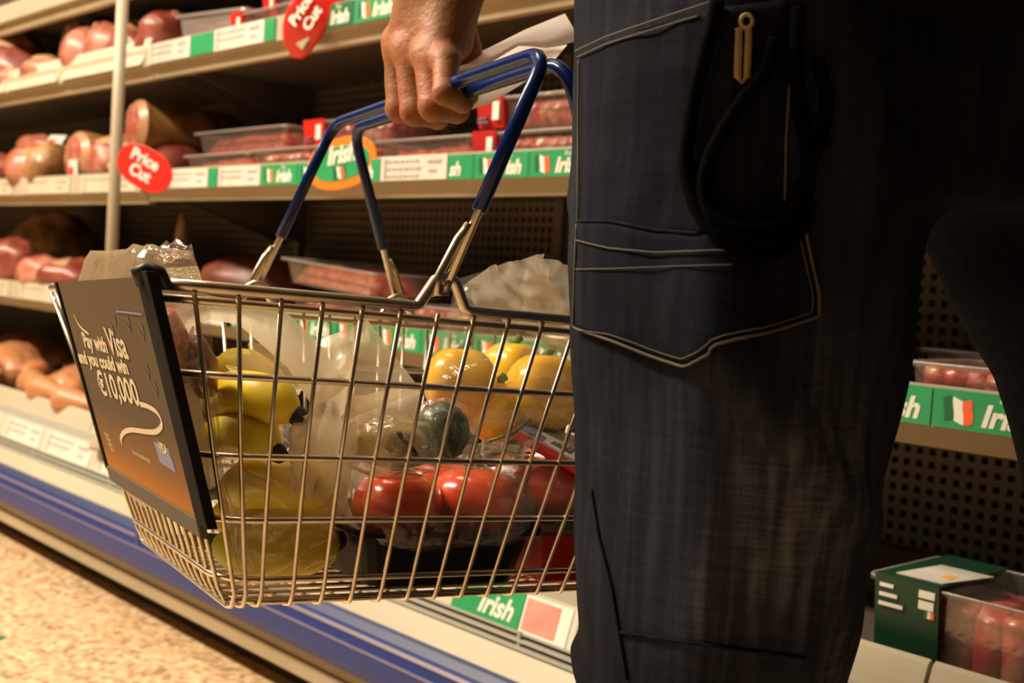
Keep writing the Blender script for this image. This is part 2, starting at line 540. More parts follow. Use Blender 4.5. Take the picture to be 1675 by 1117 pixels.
# denim: indigo warp with pale slub streaks, worn pale where rubbed
def denim(name, wear):
    m = bpy.data.materials.new(name)
    m.use_nodes = True
    nt = m.node_tree
    bs = nt.nodes['Principled BSDF']
    tc = nt.nodes.new('ShaderNodeTexCoord')

    def nz(scale, st, detail=5):
        mp = nt.nodes.new('ShaderNodeMapping')
        mp.inputs['Scale'].default_value = st
        n = nt.nodes.new('ShaderNodeTexNoise')
        n.inputs['Scale'].default_value = scale
        n.inputs['Detail'].default_value = detail
        nt.links.new(tc.outputs['Object'], mp.inputs[0])
        nt.links.new(mp.outputs[0], n.inputs['Vector'])
        return n.outputs['Fac']

    def math_(op, a, b):
        n = nt.nodes.new('ShaderNodeMath')
        n.operation = op
        n.use_clamp = True
        for i, q in enumerate((a, b)):
            if isinstance(q, (int, float)):
                n.inputs[i].default_value = q
            else:
                nt.links.new(q, n.inputs[i])
        return n.outputs[0]

    def ramp(v, a, b):
        r = nt.nodes.new('ShaderNodeMapRange')
        r.inputs['From Min'].default_value = a
        r.inputs['From Max'].default_value = b
        nt.links.new(v, r.inputs['Value'])
        return r.outputs[0]
    warp = ramp(nz(120, (1, 1, 0.05)), 0.40, 0.68)
    weft = ramp(nz(170, (0.25, 0.25, 2.6)), 0.40, 0.70)
    patch = None
    for c, r in wear:
        mp = nt.nodes.new('ShaderNodeMapping')
        mp.vector_type = 'POINT'
        mp.inputs['Location'].default_value = [-c[i] / r[i] for i in range(3)]
        mp.inputs['Scale'].default_value = [1 / q for q in r]
        nt.links.new(tc.outputs['Object'], mp.inputs[0])
        ln = nt.nodes.new('ShaderNodeVectorMath')
        ln.operation = 'LENGTH'
        nt.links.new(mp.outputs[0], ln.inputs[0])
        q = ramp(ln.outputs['Value'], 1.0, 0.15)
        patch = q if patch is None else math_('MAXIMUM', patch, q)
    cloud = ramp(nz(14, (1, 1, 0.45), 3), 0.30, 0.70)
    worn = math_('MULTIPLY', patch, math_('ADD', math_('MULTIPLY', cloud, 0.7), 0.35))
    thread = math_('ADD', math_('MULTIPLY', warp, 0.40), math_('MULTIPLY', weft, 0.16))
    fac = math_('ADD', math_('MULTIPLY', worn, math_('ADD', thread, 0.35)), math_('MULTIPLY', thread, 0.16))
    r = nt.nodes.new('ShaderNodeValToRGB')
    r.color_ramp.elements[0].color = (0.003, 0.004, 0.0105, 1)
    r.color_ramp.elements[1].color = (0.165, 0.18, 0.225, 1)
    e = r.color_ramp.elements.new(0.35)
    e.color = (0.031, 0.035, 0.052, 1)
    nt.links.new(fac, r.inputs[0])
    nt.links.new(r.outputs[0], bs.inputs['Base Color'])
    bs.inputs['Roughness'].default_value = 0.9
    bs.inputs['Specular IOR Level'].default_value = 0.15
    bp = nt.nodes.new('ShaderNodeBump')
    bp.inputs['Strength'].default_value = 0.25
    bp.inputs['Distance'].default_value = 0.002
    nt.links.new(thread, bp.inputs['Height'])
    nt.links.new(bp.outputs[0], bs.inputs['Normal'])
    return m


# ------------------------------------------------------------------ lettering
_TXT = {}


def text_mesh(body, size=1.0, shear=0.0, offset=0.0, align='LEFT', spacing=1.0, line=1.0):
    key = (body, size, shear, offset, align, spacing)
    if key in _TXT:
        return _TXT[key]
    cu = bpy.data.curves.new('lettering', 'FONT')
    cu.body = body
    cu.size = size
    cu.shear = shear
    cu.offset = offset
    cu.align_x = align
    cu.space_character = spacing
    cu.space_line = line
    cu.resolution_u = 3
    cu.extrude = 0.0
    o = bpy.data.objects.new('lettering', cu)
    COL.objects.link(o)
    bpy.context.view_layer.update()
    me = bpy.data.meshes.new_from_object(o.evaluated_get(bpy.context.evaluated_depsgraph_get()))
    bpy.data.objects.remove(o)
    me.materials.clear()
    _TXT[key] = me
    return me


def lettering(body, material, parent, M, size=1.0, shear=0.0, offset=0.0, align='LEFT', spacing=1.0, name='lettering', squeeze=1.0):
    me = text_mesh(body, size, shear, offset, align, spacing)
    if me.users and me.materials and me.materials[0] is not material:
        me = me.copy()
        me.materials.clear()
    if not me.materials:
        me.materials.append(material)
    return link(name, me, parent, M @ Matrix.Diagonal((squeeze, 1, 1, 1)))


FRONT = Matrix(((1, 0, 0, 0), (0, 0, -1, 0), (0, 1, 0, 0), (0, 0, 0, 1)))      # text plane -> facing -Y


def face_front(x, y, z):
    return Matrix.Translation((x, y, z)) @ FRONT
# ------------------------------------------------------------------ setting
fl = MB().box(-9, 3, -5, 1.75, -0.05, 0).build('floor', M_['floor'])
tag(fl, kind='structure')
for k in range(9):                                   # recessed joints between the floor sheets
    pass
wl = MB().box(-9, 3, 1.75, 1.9, -0.05, 3.0).build('wall_back', M_['beige'])
tag(wl, kind='structure')
ce = MB().box(-9, 3, -5, 1.9, 2.9, 3.0).build('ceiling', M_['cream'])
tag(ce, kind='structure')
fm = MB().box(-0.2, 0.2, -0.25, 0.25, 0.0005, 0.002).build('floor_sticker', M_['tile_green'], bevel=0.0006)
fm.matrix_world = TR(-2.22, 0.50, 0.0, 0.62)
tag(fm, 'green sticker on the speckled floor, only its corner in view at the bottom edge', 'floor mark')

# ------------------------------------------------------------------ the refrigerated cabinet
XA, XB = -5.6, 0.55
cab = thing('refrigerated_cabinet', 'long cream open-fronted meat cabinet with blue bumper and perforated back', 'display cabinet', TR(-2.5, 1.2, 0))


def extrude(name, prof, material, x0=XA, x1=XB, parent=None, smooth=False, off=(-2.5, 1.2, 0), bevel=0):
    """closed (y, z) outline drawn out along X"""
    mb = MB()
    n = len(prof)
    vs = [(x - off[0], y - off[1], z - off[2]) for x in (x0, x1) for (y, z) in prof]
    fs = [tuple(range(n)), tuple(range(2 * n - 1, n - 1, -1))] + [(i, (i + 1) % n, n + (i + 1) % n, n + i) for i in range(n)]
    mb.add(vs, fs)
    return mb.build(name, material, parent, smooth=smooth, bevel=bevel)


extrude('kick_plinth', [(1.13, 0.0), (1.13, 0.07), (1.6, 0.07), (1.6, 0.0)], M_['black'], parent=cab)
extrude('lower_panel', [(1.065, 0.055), (1.058, 0.060), (1.058, 0.085), (1.062, 0.088), (1.062, 0.118), (1.12, 0.118), (1.12, 0.055)], M_['beige'], parent=cab)
bump = extrude('bumper_rail', [(1.06, 0.112), (1.040, 0.114), (1.031, 0.121), (1.028, 0.135), (1.028, 0.158), (1.031, 0.165), (1.034, 0.176), (1.040, 0.186), (1.052, 0.192), (1.08, 0.192), (1.08, 0.112)], M_['blue'], parent=cab, smooth=False)
extrude('highlight_strip', [(1.0295, 0.1585), (1.0275, 0.160), (1.0295, 0.1635), (1.034, 0.161)], M_['highlight_print'], parent=bump)  # highlight lines along the bumper, put in as thin pinkish strips
extrude('highlight_strip', [(1.0325, 0.177), (1.0325, 0.1785), (1.0365, 0.1825), (1.041, 0.178)], M_['highlight_print'], parent=bump)
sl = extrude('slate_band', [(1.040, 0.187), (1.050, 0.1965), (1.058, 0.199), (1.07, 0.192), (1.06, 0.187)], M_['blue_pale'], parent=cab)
# front panels butt against each other at a joint on the right
for a, b in ((XA, -3.9), (-3.897, -1.95), (-1.947, XB)):
    extrude('front_panel', [(1.056, 0.196), (1.078, 0.228), (1.085, 0.228), (1.12, 0.22), (1.12, 0.15), (1.07, 0.15)], M_['cream'], a, b, parent=cab)
for x in (-2.13, -0.98):
    MB().box(x - 0.010 + 2.5, x + 0.010 + 2.5, -0.170, -0.15, 0.158, 0.192).build('bumper_joiner', M_['blue'], cab, bevel=0.003)
# air grille: dark channel with three slats
extrude('grille_channel', [(1.095, 0.225), (1.098, 0.256), (1.13, 0.256), (1.13, 0.225)], M_['void'], parent=cab)
for i in range(3):
    z = 0.2305 + i * 0.0095
    y = 1.079 + i * 0.0030
    extrude('grille_slat', [(y, z), (y + 0.001, z + 0.0035), (y + 0.018, z + 0.0035), (y + 0.018, z)], M_['grey'], parent=cab)
gb = MB()
for k in range(12):
    x = -4.9 + k * 0.42 + 2.5
    gb.box(x, x + 0.006, -0.1165, -0.1, 0.230, 0.254)
gs = gb.build('grille_spacer', M_['grey'], cab)
gs['kind'] = 'stuff'
# sloping ticket strip along the deck
strip = extrude('ticket_strip', [(1.088, 0.252), (1.104, 0.304), (1.110, 0.304), (1.110, 0.252)], M_['ticket_cream'], parent=cab)
extrude('deck_lip_rail', [(1.104, 0.303), (1.108, 0.322), (1.118, 0.324), (1.125, 0.30)], M_['grey'], parent=cab)
lips = [(-5.6, -4.55), (-4.545, -3.55), (-3.545, -2.56), (-2.555, -1.56), (-1.555, -0.567), (-0.562, 0.55)]
for a, b in lips:
    extrude('deck_lip', [(1.112, 0.322), (1.127, 0.358), (1.133, 0.3615), (1.137, 0.358), (1.137, 0.300), (1.128, 0.300)], M_['cream'], a, b, parent=cab)
extrude('deck', [(1.125, 0.285), (1.125, 0.302), (1.55, 0.302), (1.60, 0.36), (1.62, 0.36), (1.62, 0.285)], M_['shelf'], parent=cab)
extrude('cabinet_tub', [(1.10, 0.075), (1.10, 0.225), (1.13, 0.284), (1.64, 0.284), (1.64, 0.075)], M_['void'], parent=cab)
extrude('backing_panel', [(1.64, 0.28), (1.64, 2.1), (1.66, 2.1), (1.66, 0.28)], M_['backing'], parent=cab)

# perforated back: every hole is cut through the sheet
p, hs = 0.0195, 0.0048
x0, x1, z0, z1 = -4.9, 0.2, 0.36, 1.56
nx, nz_ = int((x1 - x0) / p), int((z1 - z0) / p)
I, J = np.meshgrid(np.arange(nx + 1), np.arange(nz_ + 1), indexing='ij')
vo_ = np.stack([x0 + I * p + 2.5, np.full(I.shape, 0.42), z0 + J * p], -1).reshape(-1, 3)
ci, cj = np.meshgrid(np.arange(nx), np.arange(nz_), indexing='ij')
cxs, czs = x0 + (ci + .5) * p + 2.5, z0 + (cj + .5) * p
hv = []
for dx, dz in ((-hs, -hs), (hs, -hs), (hs, hs), (-hs, hs)):
    hv.append(np.stack([cxs + dx, np.full(cxs.shape, 0.42), czs + dz], -1).reshape(-1, 3))
vi = lambda a, b: (a * (nz_ + 1) + b).reshape(-1)
cor = [vi(ci, cj), vi(ci + 1, cj), vi(ci + 1, cj + 1), vi(ci, cj + 1)]
base = len(vo_)
nh = nx * nz_
hid = [base + k * nh + np.arange(nh) for k in range(4)]
fs = np.concatenate([np.stack([cor[k], cor[(k + 1) % 4], hid[(k + 1) % 4], hid[k]], 1) for k in range(4)])
me = bpy.data.meshes.new('perforated_panel')
me.from_pydata(np.concatenate([vo_] + hv).tolist(), [], fs.tolist())
me.materials.append(M_['perf'])
link('perforated_panel', me, cab)
for x in (-3.55, -2.53, -1.62, -0.25):
    MB().box(x - 0.012 + 2.5, x + 0.012 + 2.5, 0.405, 0.4195, 0.36, 2.1).build('rear_upright', M_['perf'], cab, bevel=0.002)
extrude('upper_back', [(1.62, 1.555), (1.62, 2.1), (1.63, 2.1), (1.63, 1.555)], M_['perf'], parent=cab)


# ------------------------------------------------------------------ printing on the price rails
def strip_panel(parent, x, y, z, w, h, material, name='promo_strip'):
    """thin printed card in the rail, origin at its lower left corner; returns the card"""
    o = MB().box(0, w, -0.0012, 0, 0, h).build(name, material, parent)
    o.location = (x, y, z)
    return o


def flag(parent, x, z, h, wave=0.0, y=-0.0018):
    w = h * 0.42
    for k, mname in ((0, 'green_dark'), (1, 'print_white'), (2, 'flag_orange')):
        P = []
        for i in range(4):
            u = i / 3
            row = []
            for j in range(6):
                v = j / 5
                row.append((x + (k + u) * w + wave * math.sin(v * 6.0) * 0.3 + wave * (1 - v) * 0.9, y, z + v * h + wave * math.sin((k + u) * 2.2)))
            P.append(row)
        MB().grid(P).build('flag_stripe', M_[mname], parent, recalc=False)


def irish_unit(parent, x, y, z, w, h, material, with_flag=True):
    c = strip_panel(parent, x, y, z, w, h, material)
    if with_flag:
        flag(c, 0.012, h * 0.17, h * 0.62, 0.0022)
    lettering('Irish', M_['print_white'], c, face_front(0.054, -0.0018, h * 0.16), h * 0.78, 0.25, 0.0012)
    lettering('Buy', M_['print_white'], c, face_front(0.072, -0.0018, h * 0.78), h * 0.26, 0.2)
    return c


def ticket(parent, x, y, z, w, h, lines=2, mname='white', seed=0):
    c = strip_panel(parent, x, y, z, w, h, M_[mname], 'price_ticket')
    rnd = random.Random(seed)
    mb = MB()
    for i in range(lines):
        zz = h * (0.72 - 0.30 * i)
        xx = w * 0.10
        while xx < w * 0.55:
            l = rnd.uniform(0.006, 0.016)
            mb.box(xx, min(xx + l, w * 0.62), -0.0022, -0.0013, zz, zz + h * 0.09)
            xx += l + 0.004
    mb.box(w * 0.72, w * 0.92, -0.0022, -0.0013, h * 0.66, h * 0.78)
    mb.box(w * 0.74, w * 0.86, -0.0022, -0.0013, h * 0.30, h * 0.40)
    mb.box(w * 0.06, w * 0.09, -0.0022, -0.0013, h * 0.08, h * 0.9)
    ln = mb.build('printed_lines', M_['ink_soft'], c)
    ln['kind'] = 'stuff'
    return c


YF = 1.20


def shelf(label, x0, x1, zt, rail_h, rail_tilt=0.0, yf=YF, rail_mat='cream', under=0.024):
    """zt = top of the rail; board slightly lower; origin at the front left end"""
    s = thing('display_shelf', label, 'shelf', TR(x0, yf, zt - 0.02))
    L = x1 - x0
    mb = MB().box(0.001, L - 0.001, 0.002, 0.405, -0.016, 0.0)
    mb.build('shelf_board', M_['shelf'], s, bevel=0.001)
    rb = rail_h - 0.02
    MB().hexa([(0, -0.004 - rail_tilt, -rb), (L, -0.004 - rail_tilt, -rb), (L, 0.012, -rb), (0, 0.012, -rb),
               (0, -0.004, 0.02), (L, -0.004, 0.02), (L, 0.004, 0.02), (0, 0.004, 0.02)]).build('price_rail', M_[rail_mat], s)
    MB().hexa([(0, 0.018, -rb - under), (L, 0.018, -rb - under), (L, 0.034, -rb - under), (0, 0.034, -rb - under),
               (0, 0.010, -rb), (L, 0.010, -rb), (L, 0.04, -rb), (0, 0.04, -rb)]).build('front_return', M_['beige'], s)
    for x in (0.03, L - 0.06):
        MB().hexa([(x, 0.06, -0.02), (x + 0.004, 0.06, -0.02), (x + 0.004, 0.415, -0.12), (x, 0.415, -0.12),
                   (x, 0.05, -0.015), (x + 0.004, 0.05, -0.015), (x + 0.004, 0.415, -0.015), (x, 0.415, -0.015)]).build('bracket', M_['shelf'], s)
    return s


JX = -2.53
mid_l = shelf('cream middle shelf left of the ivory pole, carrying ham joints', XA, JX - 0.004, 0.908, 0.046)
mid_r = shelf('middle shelf with green and white price rail, behind the blue basket handles', JX, XB, 0.910, 0.042)
low_l = shelf('lower shelf at the left edge, plain cream rail', XA, JX - 0.004, 0.632, 0.046)
low_r = shelf('lower shelf with green rail seen through the basket and between the legs', JX, XB, 0.634, 0.045)
top_l = shelf('top meat shelf left of the pole with tilted cream ticket holders', XA, JX - 0.004, 1.180, 0.040)
top_r = shelf('top meat shelf right of the pole with white and green tickets', JX, XB, 1.186, 0.046)
up_l = shelf('highest shelf, only its bright front edge seen in the upper left corner', XA, JX - 0.004, 1.385, 0.046)
up_r = shelf('highest shelf above the trays, mostly out of the frame', JX, XB, 1.385, 0.046)

# middle rail: tickets, then Irish units (x measured in the world, then moved to the shelf's frame)
zr = -0.0215
for i, (a, b, kind) in enumerate(((-2.40, -2.225, 't'), (-2.222, -2.185, 'g'), (-2.18, -2.02, 't'), (-2.015, -1.89, 'i'), (-1.888, -1.762, 'i'), (-1.76, -1.635, 'i'),
                                  (-1.632, -1.458, 'T'), (-1.455, -1.395, 'p'), (-1.393, -1.272, 'i'), (-1.270, -1.149, 'i'), (-1.147, -1.025, 'i'), (-1.023, -0.90, 'i'),
                                  (-0.898, -0.775, 'i'), (-0.773, -0.65, 'i'), (-0.648, -0.525, 'i'))):
    x = a - JX
    if kind == 't':
        ticket(mid_r, x, -0.005, zr, b - a, 0.038, 2, 'white', i)
    elif kind == 'T':
        ticket(mid_r, x, -0.005, zr + 0.001, b - a, 0.040, 3, 'white', i)
    elif kind == 'i':
        irish_unit(mid_r, x, -0.005, zr, b - a, 0.038, M_['green'])
    else:
        c = strip_panel(mid_r, x, -0.005, zr, b - a, 0.038, M_['green'])
        if kind == 'p':
            lettering('sh', M_['print_white'], c, face_front(0.004, -0.0018, 0.006), 0.03, 0.25, 0.001)
# lower rail: green all along the right section
ticket(low_r, -2.30 - JX, -0.005, -0.0235, 0.20, 0.040, 2, 'white', 30)
x = -2.125
k = 0
while x < 0.2:
    irish_unit(low_r, x - JX, -0.005, -0.0235, 0.1235, 0.041, M_['green'])
    x += 0.1255
# top rail
for i, (a, b, kind) in enumerate(((-2.515, -2.325, 't'), (-2.322, -2.225, 'g'), (-2.222, -2.03, 't'), (-2.028, -1.99, 'g'), (-1.86, -1.735, 'i'), (-1.733, -1.61, 'i'),
                                  (-1.608, -1.40, 't'), (-1.395, -1.27, 'i'), (-1.268, -1.145, 'i'))):
    x = a - JX
    if kind == 't':
        ticket(top_r, x, -0.006, -0.0245, b - a, 0.043, 2, 'white', 40 + i)
    elif kind == 'i':
        irish_unit(top_r, x, -0.006, -0.0245, b - a, 0.042, M_['green_dark'] if i == 4 else M_['green'])
    else:
        strip_panel(top_r, x, -0.006, -0.0245, b - a, 0.042, M_['green'])
# tilted ticket holders of the top left shelf, and plain tickets of the other left rails
for i, (a, b) in enumerate(((-4.35, -4.02), (-4.01, -3.70), (-3.69, -3.38), (-3.37, -3.02), (-2.99, -2.545))):
    o = MB().hexa([(0, 0, 0), (b - a, 0, 0), (b - a, 0.004, 0), (0, 0.004, 0), (0.012, 0.022, 0.062), (b - a + 0.010, 0.022, 0.062), (b - a + 0.010, 0.026, 0.062), (0.012, 0.026, 0.062)]).build('ticket_holder', M_['ticket_cream'], top_l)
    o.location = (a - XA, -0.012, -0.016)
for i, a in enumerate((-4.3, -3.95, -3.6, -3.22, -2.85)):
    ticket(mid_l, a - XA, -0.005, -0.0245, 0.30, 0.040, 1, 'ticket_cream', 60 + i)
    ticket(low_l, a - XA, -0.005, -0.0245, 0.30, 0.040, 1, 'ticket_cream', 70 + i)
# deck strip: each ticket lies on the sloping strip
TILT = Matrix.Rotation(math.atan2(-0.016, 0.052), 4, 'X')
for i, (a, b, kind) in enumerate(((-3.6, -3.35, 't'), (-3.3, -3.05, 't'), (-3.0, -2.78, 't'), (-2.75, -2.5, 't'), (-2.46, -2.2, 't'), (-2.18, -1.95, 't'), (-1.9, -1.6, 't'), (-1.55, -1.3, 't'),
                                  (-1.262, -1.124, 'i'), (-1.122, -1.035, 'r'), (-1.033, -0.86, 't'), (-0.85, -0.71, 'i'), (-0.70, -0.53, 't'))):
    if kind == 't':
        c = ticket(cab, 0, 0, 0, b - a, 0.050, 2, 'white', 80 + i)
    elif kind == 'i':
        c = irish_unit(cab, 0, 0, 0, b - a, 0.050, M_['green'], False)
    else:
        c = strip_panel(cab, 0, 0, 0, b - a, 0.050, M_['print_white'])
        MB().box(0.004, 0.066, -0.002, -0.0013, 0.004, 0.046).build('red_panel', M_['pale_red'], c)
    c.matrix_local = Matrix.Translation((a + 2.5, 1.0872 - 1.2, 0.2525)) @ TILT

# ------------------------------------------------------------------ pole, price signs
pole = thing('display_pole', 'slim ivory pole standing on the cabinet lip in front of the shelves', 'pole', TR(-2.452, 1.1, 0.3))
MB().tube([(0, 0, 0.06), (0, 0, 1.2)], 0.0125, 16).build('tube', M_['pole'], pole, smooth=True)
MB().tube([(0, 0, 0.0), (0, 0, 0.008), (0, 0, 0.03), (0, 0, 0.062)], [0.03, 0.03, 0.016, 0.0126], 16).build('foot', M_['pole'], pole, smooth=True)
for z in (0.652, 0.602):
    MB().tube([(-0.010, 0.0, z), (-0.03, 0.006, z + 0.002), (-0.048, 0.008, z + 0.008)], [0.0085, 0.008, 0.006], 8).build('prong', M_['pole'], pole, smooth=True)


def oval(mb, a, b, th, n=40, mi=0, pw=2.3, y=0.0, cut=None):
    front, back = [], []
    for k in range(n):
        t = 2 * math.pi * k / n
        c, s = math.cos(t), math.sin(t)
        x = a * abs(c) ** (2 / pw) * (1 if c >= 0 else -1)
        z = b * abs(s) ** (2 / pw) * (1 if s >= 0 else -1)
        front.append((x, y, z))
        back.append((x, y + th, z))
    mb.add(front + back, [tuple(range(n)), tuple(range(2 * n - 1, n - 1, -1))] + [(i, n + i, n + (i + 1) % n, (i + 1) % n) for i in range(n)], mi)
    return mb


P0 = atY(236, 275, 1.075)
sg = thing('price_sign', 'red oval Price Cut sign clipped to the ivory pole', 'sign', TR(P0.x, 1.075, P0.z, 0.55, 0, math.radians(24)), None)
oval(MB(), 0.066, 0.041, 0.003).build('sign_plate', M_['red'], sg, bevel=0.0008)
lettering('Price', M_['print_white'], sg, face_front(-0.006, -0.001, 0.006), 0.033, 0.0, 0.0010, 'CENTER')
lettering('Cut', M_['print_white'], sg, face_front(-0.004, -0.001, -0.023), 0.033, 0.0, 0.0010, 'CENTER')
MB().box(-0.062, -0.030, 0.003, 0.020, -0.012, 0.012).build('sign_clip', M_['pole'], sg, bevel=0.002)

P0 = atY(559, 267, 1.188)
sg = thing('shelf_sign', 'oval green Irish sign with orange border on the middle rail', 'sign', TR(P0.x, 1.186, P0.z, 0.10, 0, math.radians(-7)))
oval(MB(), 0.091, 0.045, 0.002).build('sign_border', M_['orange'], sg, bevel=0.0006)
oval(MB(), 0.075, 0.030, 0.001, y=-0.0012).build('sign_face', M_['green'], sg)
lettering('Irish', M_['print_white'], sg, face_front(0.004, -0.0022, 0.001), 0.044, 0.3, 0.0016, 'CENTER')
lettering('Buy', M_['print_white'], sg, face_front(0.028, -0.0022, 0.021), 0.011, 0.2, 0, 'CENTER')
fb = MB().box(-0.020, 0.014, -0.0014, -0.0012, -0.028, -0.004).build('flag_card', M_['green_dark'], sg)
flag(fb, -0.018, -0.0265, 0.021, 0.002)
MB().box(-0.02, 0.02, 0.002, 0.012, -0.03, -0.01).build('sign_clip', M_['pole'], sg, bevel=0.001)

P0 = atY(506, 24, 1.17)
sg = thing('price_sign', 'bent red Price Cut sign standing from the top shelf rail', 'sign', TR(P0.x, 1.17, P0.z, 0.30, 0, math.radians(-52)))
rows = []
for i in range(19):
    u = -1 + i / 9
    row = []
    for j in range(9):
        v = (-1 + j / 4) * math.sqrt(max(0.0, 1 - abs(u) ** 2.3))
        row.append((u * 0.088, 0.022 * u * u - 0.016 * v, v * 0.036))
    rows.append(row)
so = MB().grid(rows).build('sign_plate', M_['red'], sg, smooth=True)
sm = so.modifiers.new('thickness', 'SOLIDIFY')
sm.thickness = 0.002
lettering('Price', M_['print_white'], sg, face_front(-0.002, -0.0105, 0.004), 0.030, 0.0, 0.0010, 'CENTER')
lettering('Cut', M_['print_white'], sg, face_front(0.0, -0.0045, -0.022), 0.030, 0.0, 0.0010, 'CENTER')
MB().box(-0.060, -0.035, 0.010, 0.03, -0.02, 0.0).build('sign_clip', M_['pole'], sg, bevel=0.001)
# ------------------------------------------------------------------ meat on the shelves
def nz3(p, s, seed=0):
    return noise.noise(Vector((p[0] * s + seed * 13.7, p[1] * s + seed * 5.1, p[2] * s - seed * 7.3)))


def joint(name, label, M, r, L, face='ham', rind='rind', squash=0.85, seed=0, fatring=True, group=None, net=False):
    """a boned and rolled joint lying along local Y, cut face towards -Y"""
    r *= 1.17
    t = thing(name, label, 'meat joint', M, group)
    P = []
    N = 20
    for i in range(11):
        u = i / 10
        k = 1.0 if u < 0.75 else math.cos((u - 0.75) / 0.25 * 1.35)
        k *= 0.96 + 0.06 * math.sin(u * 9 + seed)
        row = []
        for j in range(N):
            a = 2 * math.pi * j / N
            d = Vector((math.cos(a), 0, math.sin(a) * squash))
            q = 1 + 0.10 * nz3((d.x, u * 2, d.z), 1.2, seed) - (0.05 * (1 if (i % 2) else 0) if net else 0)
            row.append((d.x * r * k * q, u * L, r * squash + d.z * r * k * q))
        P.append(row)
    mb = MB().grid(P, wrap=True)
    mb.add(P[-1], [tuple(range(N))])
    mb.build('rind', M_[rind], t, smooth=True)
    rows, rows2 = [], []
    for s_ in (1.0, 0.93, 0.80):
        rows.append([(p[0] * s_, -0.004 * (1 - s_) * 20 - 0.001, (p[2] - r * squash) * s_ + r * squash) for p in P[0]])
    MB().grid(rows, wrap=True).build('fat_ring', M_['fat'], t, smooth=True)
    rows = []
    for s_ in (0.80, 0.6, 0.4, 0.2, 0.02):
        rows.append([(p[0] * s_ + 0.12 * r * nz3((p[0] * s_ * 40, 1, p[2] * s_ * 40), 1, seed) * (s_ < 0.8), -0.017 - 0.012 * (0.8 - s_) + 0.004 * nz3((p[0] * s_ * 60, 0, p[2] * s_ * 60), 1, seed), (p[2] - r * squash) * s_ + r * squash) for p in P[0]])
    MB().grid(rows, wrap=True).build('cut_face', M_[face], t, smooth=True)
    return t


def lump(name, label, M, rx, ry, rz, material, seed=0, cat='meat joint', amp=0.22, group=None, parts=None):
    """an irregular cut of meat, fat cap as a part"""
    rx, ry, rz = rx * 1.1, ry * 1.1, rz * 1.3
    t = thing(name, label, cat, M, group)
    mb = MB()
    rows = []
    for i in range(13):
        th = math.pi * i / 12
        row = []
        for j in range(22):
            a = 2 * math.pi * j / 22
            d = Vector((math.sin(th) * math.cos(a), math.sin(th) * math.sin(a), math.cos(th)))
            q = 1 + amp * nz3(d, 1.6, seed) + 0.4 * amp * nz3(d, 4.0, seed + 3)
            z = d.z * rz * q
            row.append((d.x * rx * q, d.y * ry * q, max(z, -0.72 * rz) + 0.72 * rz))
        rows.append(row)
    mb.grid(rows, wrap=True)
    mb.build('flesh', M_[material], t, smooth=True)
    rows = []
    for i in range(5):
        th = 0.15 + 0.85 * i / 4 * 0.9
        row = []
        for j in range(12):
            a = (-1.1 + 2.2 * j / 11) + seed
            d = Vector((math.sin(th) * math.cos(a), math.sin(th) * math.sin(a), math.cos(th)))
            q = 1.03 + amp * nz3(d, 1.6, seed) + 0.4 * amp * nz3(d, 4.0, seed + 3)
            row.append((d.x * rx * q, d.y * ry * q, d.z * rz * q + 0.72 * rz))
        rows.append(row)
    MB().grid(rows).build('fat_cap', M_['fat'], t, smooth=True)
    return t


def on(px, y, z, rz=0.0, dx=0.0, rx=0.0, ry=0.0, s=1.0):
    return TR(XY(px, y, z) + dx, y, z, rz, rx, ry, s)


ZM, ZL, ZT, ZD = 0.8885, 0.613, 1.1605, 0.303
# middle shelf, left end
joint('ham_joint', 'pink ham joint with tan rind, cut end facing out, second left of the pole', on(128, 1.235, ZM, -0.02), 0.060, 0.20, 'ham', 'rind', 0.95, 1)
joint('ham_joint', 'ham with tan rim and pale cut face lying on a brown joint beside the pole', on(226, 1.265, ZM + 0.078, -0.14), 0.058, 0.20, 'ham', 'rind', 0.9, 2, net=True)
joint('smoked_joint', 'dark brown rolled joint at the back, above the Price Cut sign', on(300, 1.40, ZM + 0.085, -0.2), 0.058, 0.16, 'ham_dark', 'rind', 0.85, 3)
lump('gammon_joint', 'reddish brown joint under the tan-rimmed ham, behind the red sign', on(262, 1.34, ZM, 0.3), 0.12, 0.10, 0.052, 'ham_dark', 4)
lump('gammon_joint', 'pink gammon joint just left of the pole, behind its prongs', on(192, 1.28, ZM, 0.3), 0.055, 0.07, 0.055, 'ham', 5)
lump('gammon_joint', 'pale pink gammon end standing on the middle shelf under a long joint', on(48, 1.235, ZM, 0.2), 0.065, 0.06, 0.048, 'pink', 6)
lump('gammon_joint', 'tan gammon piece wedged between the pale end and the cut ham', on(84, 1.25, ZM, 0.5), 0.055, 0.07, 0.052, 'rind', 7)
lump('gammon_joint', 'long pink joint lying across the pieces at the left of the middle shelf', on(62, 1.31, ZM + 0.062, -0.1), 0.12, 0.05, 0.042, 'pink', 8)
lump('gammon_joint', 'dark red joint at the very left end of the middle shelf', on(5, 1.25, ZM, 0.0), 0.07, 0.07, 0.044, 'ham_dark', 9)
lump('gammon_joint', 'brown joint at the back of the middle shelf, behind the long pink one', on(110, 1.44, ZM, 0.0), 0.14, 0.09, 0.07, 'rind', 10)

# small white tags on the joints
for px, py, y, rz, rx, lb in ((120, 281, 1.212, 0.0, 0.05, 'white and red tag hanging on the cut ham'), (88, 234, 1.262, 0.5, -0.7, 'white and red tag lying on the long pink joint')):
    P0 = atY(px, py, y)
    t = thing('price_tag', lb, 'tag', TR(P0.x, y, P0.z, rz, rx))
    MB().box(-0.026, 0.026, -0.001, 0.001, -0.03, 0.03).build('tag_card', M_['white'], t, bevel=0.0004)
    MB().box(-0.022, 0.002, -0.0018, -0.0011, -0.008, 0.012).build('red_panel', M_['red'], t)

